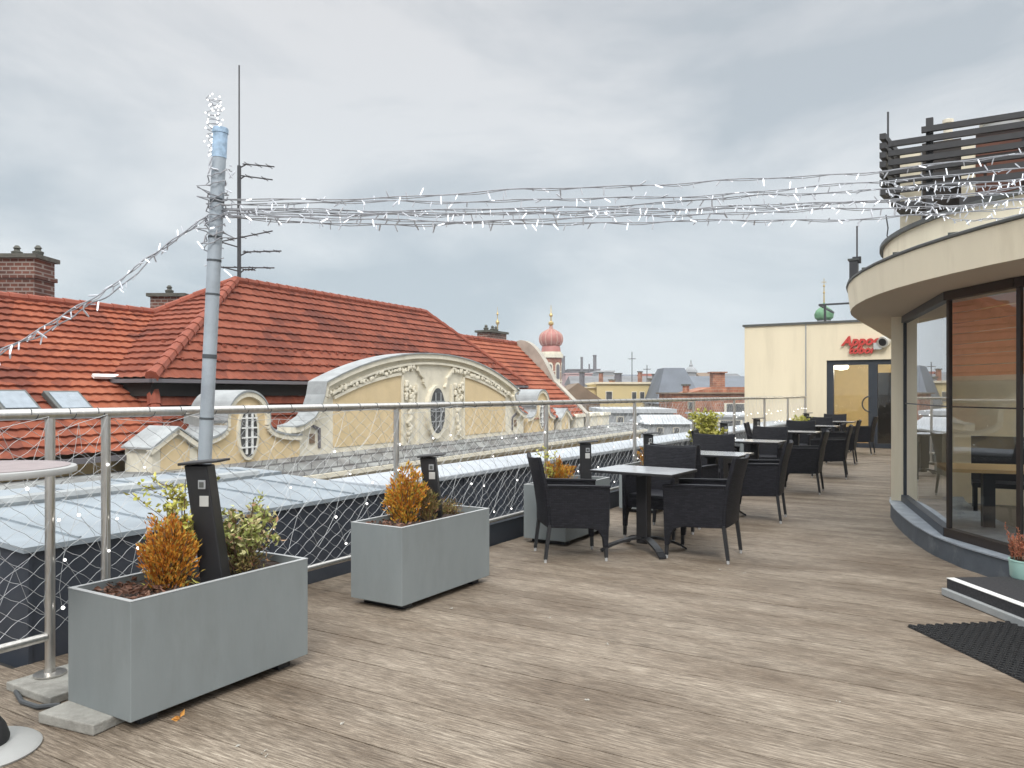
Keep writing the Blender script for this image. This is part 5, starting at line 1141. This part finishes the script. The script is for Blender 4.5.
# ------------------------------------------------------------------ cafe tables
def make_table():
    t = thing('cafe_table', '', 'table', (0, 0, 0), 0, 'cafe tables along the railing')
    mb = MB(); mb.box(-.40, .40, -.30, .30, .722, .744); tp = mb.build('top', M['black2'], t, bevel=.004)
    mb = MB(); mb.box(-.397, .397, -.297, .297, .7445, .7475); mb.build('top_surface', M['ttop'], tp)
    mb = MB(); mb.box(-.055, .055, -.05, .05, .07, .70); mb.build('column', M['black'], t, bevel=.01)
    mb = MB(); mb.box(-.24, .24, -.03, .03, .70, .721); mb.box(-.03, .03, -.2, .2, .698, .7195); mb.build('bracket', M['black'], t)
    for sx_ in (-1, 1):
        for sy_ in (-1, 1):
            mb = MB(); pts = []
            for k in range(9):
                f = k / 8; rr = .40 * f; z = .11 * math.cos(f * math.pi / 2) ** .8 if f < 1 else 0
                pts.append(Vector((sx_ * rr * .75, sy_ * rr * .66, max(z, 0) + .004)))
            dd = Vector((sx_ * .75, sy_ * .66, 0)).normalized(); sd_ = Vector((-dd.y, dd.x, 0))
            for a, b, f in zip(pts, pts[1:], range(8)):
                w0, w1 = .034, .034; hh = .022 if f < 7 else .018
                mb.hexa([a - sd_ * w0, b - sd_ * w1, b + sd_ * w1, a + sd_ * w0, a - sd_ * w0 + Vector((0, 0, hh)), b - sd_ * w1 + Vector((0, 0, hh)), b + sd_ * w1 + Vector((0, 0, hh)), a + sd_ * w0 + Vector((0, 0, hh))])
            mb.build('foot', M['black'], t, smooth=True, weld=True)
    return t
TAB = [(1.335, 4.62, -3, 'grey topped cafe table nearest the camera, between two wicker chairs'), (1.30, 6.90, -2, 'second grey topped cafe table from the camera'), (1.13, 9.58, 0, 'third grey topped cafe table, right of the yellow shrub'),
       (1.09, 12.80, 0, 'fourth grey topped cafe table from the camera'), (1.00, 15.65, 0, 'fifth grey topped cafe table, one before the last'), (.95, 18.60, 0, 'grey topped cafe table closest to the glass doors')]
t0 = make_table()
for i, (x, y, a, lb) in enumerate(TAB):
    if i == 0: t0.location = (x, y, 0); t0.rotation_euler = (0, 0, R_(a)); t0['label'] = lb
    else: dup(t0, (x, y, 0), R_(a), lb)
# ------------------------------------------------------------------ wicker armchairs (front = +x)
def make_chair():
    t = thing('wicker_armchair', '', 'chair', (0, 0, 0), 0, 'wicker armchairs on the terrace')
    # seat
    mb = MB(); mb.box(-.21, .245, -.225, .225, .395, .445); mb.build('seat', M['weave'], t, bevel=.012)
    # backrest: gently curved, leaning panel
    mb = MB(); n = 10; vs = []
    rows = [(-.225, .30), (-.225, .45), (-.255, .66), (-.315, .905)]
    for off in (0, 1):
        for (x, z) in rows:
            for k in range(n + 1):
                f = k / n * 2 - 1; hw = .268 + (.012 if z > .6 else 0)
                cv = -.035 * (1 - f * f) * (1 if z > .4 else .3); zz = z - (.018 * (1 - f * f) if z > .8 else 0)
                vs.append((x + cv - (.034 if off else 0) * 1.0, f * hw, zz))
    W_ = n + 1; fs = []; R4 = len(rows); o_ = R4 * W_
    for j in range(R4 - 1):
        for k in range(n):
            fs.append((j * W_ + k, j * W_ + k + 1, (j + 1) * W_ + k + 1, (j + 1) * W_ + k)); fs.append((o_ + j * W_ + k + 1, o_ + j * W_ + k, o_ + (j + 1) * W_ + k, o_ + (j + 1) * W_ + k + 1))
        for k in (0, n): fs.append((j * W_ + k, (j + 1) * W_ + k, o_ + (j + 1) * W_ + k, o_ + j * W_ + k) if k == 0 else (j * W_ + k, o_ + j * W_ + k, o_ + (j + 1) * W_ + k, (j + 1) * W_ + k))
    for k in range(n):
        fs.append(((R4 - 1) * W_ + k, (R4 - 1) * W_ + k + 1, o_ + (R4 - 1) * W_ + k + 1, o_ + (R4 - 1) * W_ + k)); fs.append((k + 1, k, o_ + k, o_ + k + 1))
    mb.add(vs, fs); mb.build('backrest', M['weave'], t, smooth=True, bevel=.008)
    # front apron under the seat
    mb = MB(); mb.box(.215, .25, -.225, .225, .31, .40); mb.build('apron', M['weave'], t)
    for s in (-1, 1):
        # side panel with arm on top and arched front corner
        pr = [(-.255, .655), (-.23, .30), (.13, .285), (.185, .262), (.222, .20), (.232, .12), (.272, .12), (.29, .628), (.27, .640)]
        mb = MB(); mb.prism([(x, s * .235, z) for x, z in pr], (0, s * .042, 0)); mb.build('side_panel', M['weave'], t, bevel=.006)
        mb = MB(); ap = [(-.26, .650), (-.10, .646), (.10, .640), (.29, .632)]
        for (x0, z0), (x1, z1) in zip(ap, ap[1:]): mb.hexa([(x0, s * .225, z0), (x1, s * .225, z1), (x1, s * .287, z1), (x0, s * .287, z0), (x0, s * .225, z0 + .016), (x1, s * .225, z1 + .016), (x1, s * .287, z1 + .016), (x0, s * .287, z0 + .016)])
        mb.build('armrest', M['weave'], t, smooth=True, weld=True)
        for x, xb, zt in ((.252, .258, .30), (-.238, -.275, .32)):
            mb = MB(); mb.hexa([(xb - .014, s * .256 - .014, .03), (xb + .014, s * .256 - .014, .03), (xb + .014, s * .256 + .014, .03), (xb - .014, s * .256 + .014, .03), (x - .016, s * .256 - .016, zt), (x + .016, s * .256 - .016, zt), (x + .016, s * .256 + .016, zt), (x - .016, s * .256 + .016, zt)])
            lg = mb.build('leg', M['legm'], t)
            mb = MB(); mb.lathe([(.012, 0.001), (.013, .02), (.015, .032)], (xb, s * .256, 0), 10); mb.build('glide', M['foot'], lg, smooth=True)
    return t
CH = [(.86, 4.07, 39, 'wicker armchair nearest the camera, turned towards the first table'),
      (1.87, 4.69, 183, 'wicker armchair on the right side of the first table, its back to the walkway'),
      (1.20, 5.38, -92, 'wicker armchair behind the first table, facing the camera'),
      (1.18, 6.27, 88, 'wicker armchair with its back to the camera, tucked under the second table'),
      (1.79, 7.03, 186, 'wicker armchair on the right side of the second table'),
      (.92, 7.95, -88, 'wicker armchair facing the camera behind the second table'),
      (.66, 9.30, 10, 'wicker armchair on the railing side of the third table'),
      (1.74, 9.85, 184, 'wicker armchair on the right side of the third table'),
      (1.02, 10.75, -90, 'wicker armchair facing the camera behind the third table'),
      (.60, 12.55, 8, 'wicker armchair on the railing side of the fourth table'),
      (1.76, 12.20, 186, 'wicker armchair on the right side of the fourth table'),
      (.90, 13.95, -90, 'wicker armchair facing the camera behind the fourth table'),
      (1.55, 15.02, 183, 'wicker armchair on the right side of the fifth table'),
      (.82, 16.75, -86, 'wicker armchair facing the camera behind the fifth table'),
      (1.55, 18.0, 178, 'wicker armchair right of the last table in front of the glass doors'),
      (.72, 19.5, -90, 'wicker armchair against the far wall behind the last table')]
c0 = make_chair()
for i, (x, y, a, lb) in enumerate(CH):
    if i == 0: c0.location = (x, y, 0); c0.rotation_euler = (0, 0, R_(a)); c0['label'] = lb
    else: dup(c0, (x, y, 0), R_(a), lb)
# restaurant furniture behind the glass
dp_ = at(988, 470, 7.35)
it = thing('dining_table', 'oak topped dining table behind the restaurant glass', 'table', (dp_.x, dp_.y, .02), R_(12))
mb = MB(); mb.box(-.40, .55, -.36, .36, .705, .735); mb.build('top', M['oak'], it)
mb = MB(); mb.box(-.05, .05, -.05, .05, .02, .705); mb.box(-.3, .3, -.3, .3, 0, .02); mb.build('pedestal', M['black'], it)
for x, y, a, lb in ((4.25, 7.75, -88, 'black dining bench chair behind the oak table inside the restaurant'), (4.95, 6.3, 135, 'black dining chair at the near side of the oak table inside')):
    t = thing('dining_chair', lb, 'chair', (x, y, .02), R_(a), 'dining chairs inside the restaurant'); w2 = .34 if 'bench' in lb else .22
    mb = MB(); mb.box(-.2, .2, -w2, w2, .42, .47); mb.build('seat', M['black2'], t)
    mb = MB(); mb.hexa([(-.22, -w2, .47), (-.18, -w2, .47), (-.18, w2, .47), (-.22, w2, .47), (-.28, -w2, .95), (-.24, -w2, .95), (-.24, w2, .95), (-.28, w2, .95)]); mb.build('backrest', M['black2'], t)
    for sx_ in (-.18, .18):
        for sy_ in (-w2 + .03, w2 - .03): mb = MB(); mb.box(sx_ - .02, sx_ + .02, sy_ - .02, sy_ + .02, 0, .42); mb.build('leg', M['black2'], t)

# ------------------------------------------------------------------ light pole and string lights
pb = gp(196, 627, 0.0); pt_ = at(220.5, 128, 4.46); 
pb = Vector((.075, pb.y, 0)); pb = at(196, 643, 4.52); pb.z = 0.0
po = thing('light_pole', 'leaning galvanised pole clamped to the railing, light strings tied to its top', 'pole', tuple(pb))
ax = (pt_ - pb); ln_ = ax.length; axn = ax.normalized()
mb = MB(); mb.tube([pb, pb + axn * (ln_ - .16)], .0385, 18); mb.build('shaft', M['galv'], po, smooth=True, world=True)
mb = MB(); mb.tube([pb + axn * (ln_ - .17), pb + axn * ln_], .041, 18); mb.tube([pb + axn * (ln_ - .03), pb + axn * (ln_ - .005)], .045, 18); mb.build('cap', M['bluetape'], po, smooth=True, world=True)
for f in (.44, .56, .68, .745, .79, .86):
    mb = MB(); c = pb + axn * ln_ * f; wd = .006 if f not in (.56, .86) else .012; mb.tube([c - axn * wd, c + axn * wd], .0405, 18); mb.build('strap', M['strap'], po, smooth=True, world=True)
mb = MB(); mb.bar(Vector((0, pb.y, 1.30)), pb.lerp(pt_, .43), .03, .05); mb.build('clamp', M['steel'], po, world=True)
# tubular lamp used on the strings
tb = MB(); tb.tube([(0, 0, 0), (0, 0, -.012), (0, 0, -.052), (0, 0, -.060)], [.0025, .0048, .0048, .002], 6); TSRC = {}
def lamp(parent, loc, r, lit, s=1.0):
    m_ = 'tubelit' if lit else 'tubebulb'; rot = Euler((r.gauss(0, .7), r.gauss(0, .7), r.uniform(0, 6)))
    if r.random() < .13: rot = Euler((math.pi + r.gauss(0, .4), r.gauss(0, .4), 0))
    if m_ not in TSRC: o = tb.build('bulb', M[m_], parent, smooth=True); TSRC[m_] = o; o.location = loc; o.rotation_euler = rot
    else: o = inst(TSRC[m_], parent, loc, rot)
    o.scale = (s, s, s)
def string(label, p0, p1, sag, n, seed, r0=.0036, wob=.012, lit=.30, twin=True):
    r = random.Random(seed); p0, p1 = Vector(p0), Vector(p1); t = thing('light_string', label, 'string lights', tuple(p0), 0, 'light strings from the pole')
    ns = 64; pts = []
    w1 = [r.uniform(0, 6) for _ in range(4)]
    for i in range(ns + 1):
        f = i / ns; w_ = wob * (math.sin(f * 23 + w1[0]) * .5 + math.sin(f * 51 + w1[1]) * .35 + math.sin(f * 9 + w1[2]))
        en = min(1, f * 8, (1 - f) * 8)
        pts.append(p0.lerp(p1, f) + Vector((r.uniform(-.004, .004), 0, -sag * 4 * f * (1 - f) + w_ * en)) - p0)
    mb = MB(); mb.tube(pts, r0, 5)
    if twin: mb.tube([q + Vector((.004 * math.cos(i * 1.3), 0, -.007 + .006 * math.sin(i * 1.3 + w1[3]))) for i, q in enumerate(pts)], r0 * .8, 5)
    mb.build('cable', M['cable'], t, smooth=True)
    for k in range(n):
        f = (k + r.uniform(.1, .9)) / n * ns; i = min(int(f), ns - 1); lamp(t, pts[i].lerp(pts[i + 1], f - i), r, r.random() < lit, r.uniform(.6, 1.0))
    return t
K = lambda px, py, Y: at(px, py, Y)
tie = pb.lerp(pt_, .845)
string('topmost light string from the pole, running highest to the restaurant roof', tie + Vector((.03, 0, .05)), K(1075, 148, 5.4), .075, 46, 1)
string('second highest light string from the pole to the restaurant', tie + Vector((.03, 0, .02)), K(1075, 164, 5.9), .075, 78, 2)
string('thick middle light string from the pole, above the middle of the bundle', tie + Vector((.03, .02, .0)), K(1075, 172, 5.6), .08, 90, 3)
string('light string in the middle of the bundle crossing the drum wall', tie + Vector((.03, 0, -.01)), K(1075, 186, 6.1), .085, 78, 4)
string('light string just above the two lowest strings', tie + Vector((.03, .01, -.02)), K(1075, 182, 5.3), .085, 80, 5)
string('second lowest light string from the pole to the canopy edge', tie + Vector((.03, 0, -.04)), K(1075, 194, 5.2), .075, 74, 6)
string('lowest light string from the pole, resting towards the canopy edge', tie + Vector((.03, 0, -.05)), K(1075, 202, 5.6), .09, 78, 7)
string('light string descending from the pole to the left edge past the brick chimney', tie + Vector((-.03, -.02, -.03)), K(-70, 395, 3.6), .03, 34, 8, wob=.012, lit=.35)
string('second light string twisted along the one descending to the left', tie + Vector((-.03, -.03, -.05)), K(-70, 399, 3.62), .045, 26, 9, wob=.02, lit=.35, twin=False)
string('upper dense light string draped from the louvre corner across its slats', K(884, 181, 8.8), K(1075, 168, 5.0), .10, 44, 21, lit=.35)
string('middle dense light string draped from the louvre corner over the drum wall', K(886, 192, 8.8), K(1075, 186, 5.1), .14, 44, 22, lit=.35)
string('lowest dense light string draped over the drum wall to the canopy edge', K(890, 200, 8.6), K(1075, 200, 5.0), .16, 42, 23, lit=.35)
# glittering cluster on the pole top and coils hanging round it
t = thing('light_cluster', 'bundle of tiny lit white lamps glowing on the pole top', 'string lights', tuple(pt_)); r = random.Random(4)
mb = MB(); pts = []
for i in range(90):
    a = i * .9; f = i / 90; pts.append(Vector((.03 * math.cos(a) + r.uniform(-.015, .015) - .035, .03 * math.sin(a) + r.uniform(-.015, .015), -.16 + .34 * f)) + rx * (-.01))
mb.tube(pts, .0022, 4); mb.build('cable', M['cable'], t)
sp = MB(); sp.ball((0, 0, 0), .0045, 6); so_ = None
for i in range(80):
    q = pts[r.randrange(len(pts))] + Vector((r.gauss(0, .010), r.gauss(0, .010), r.gauss(0, .01)))
    if so_ is None: so_ = sp.build('bulb', M['bulb'], t, smooth=True); so_.location = q
    else: inst(so_, t, q)
t = thing('cable_coil', 'loose coils of light cable wrapped round the pole below its top', 'cable', tuple(tie)); mb = MB()
for j in range(3):
    pts = []
    for i in range(50):
        a = i * .55 + j; f = i / 49; rr = .043 + .02 * r.random() + (.06 if i % 9 == 4 else 0); c = axn * ((.55 - j * .15) * (f - .55)); pts.append(c + Vector((rr * math.cos(a), rr * math.sin(a), r.uniform(-.015, .015))))
    mb.tube(pts, .0034, 5)
mb.build('cable', M['cable'], t, smooth=True)
for i in range(16): a = r.uniform(0, 6.28); lamp(t, axn * r.uniform(-.35, .30) + Vector((.06 * math.cos(a), .06 * math.sin(a), 0)), r, r.random() < .5)
# thin drop cable on the drum
mb = MB(); mb.tube([K(886, 215, 9.6), K(888, 228, 9.6), K(887, 236, 9.6), K(892, 240, 9.6)], .008, 6); tag(mb.build('drop_cable', M['ant'], smooth=True), 'thin dark cable hanging beside the curved drum wall', 'cable')

haze_box()
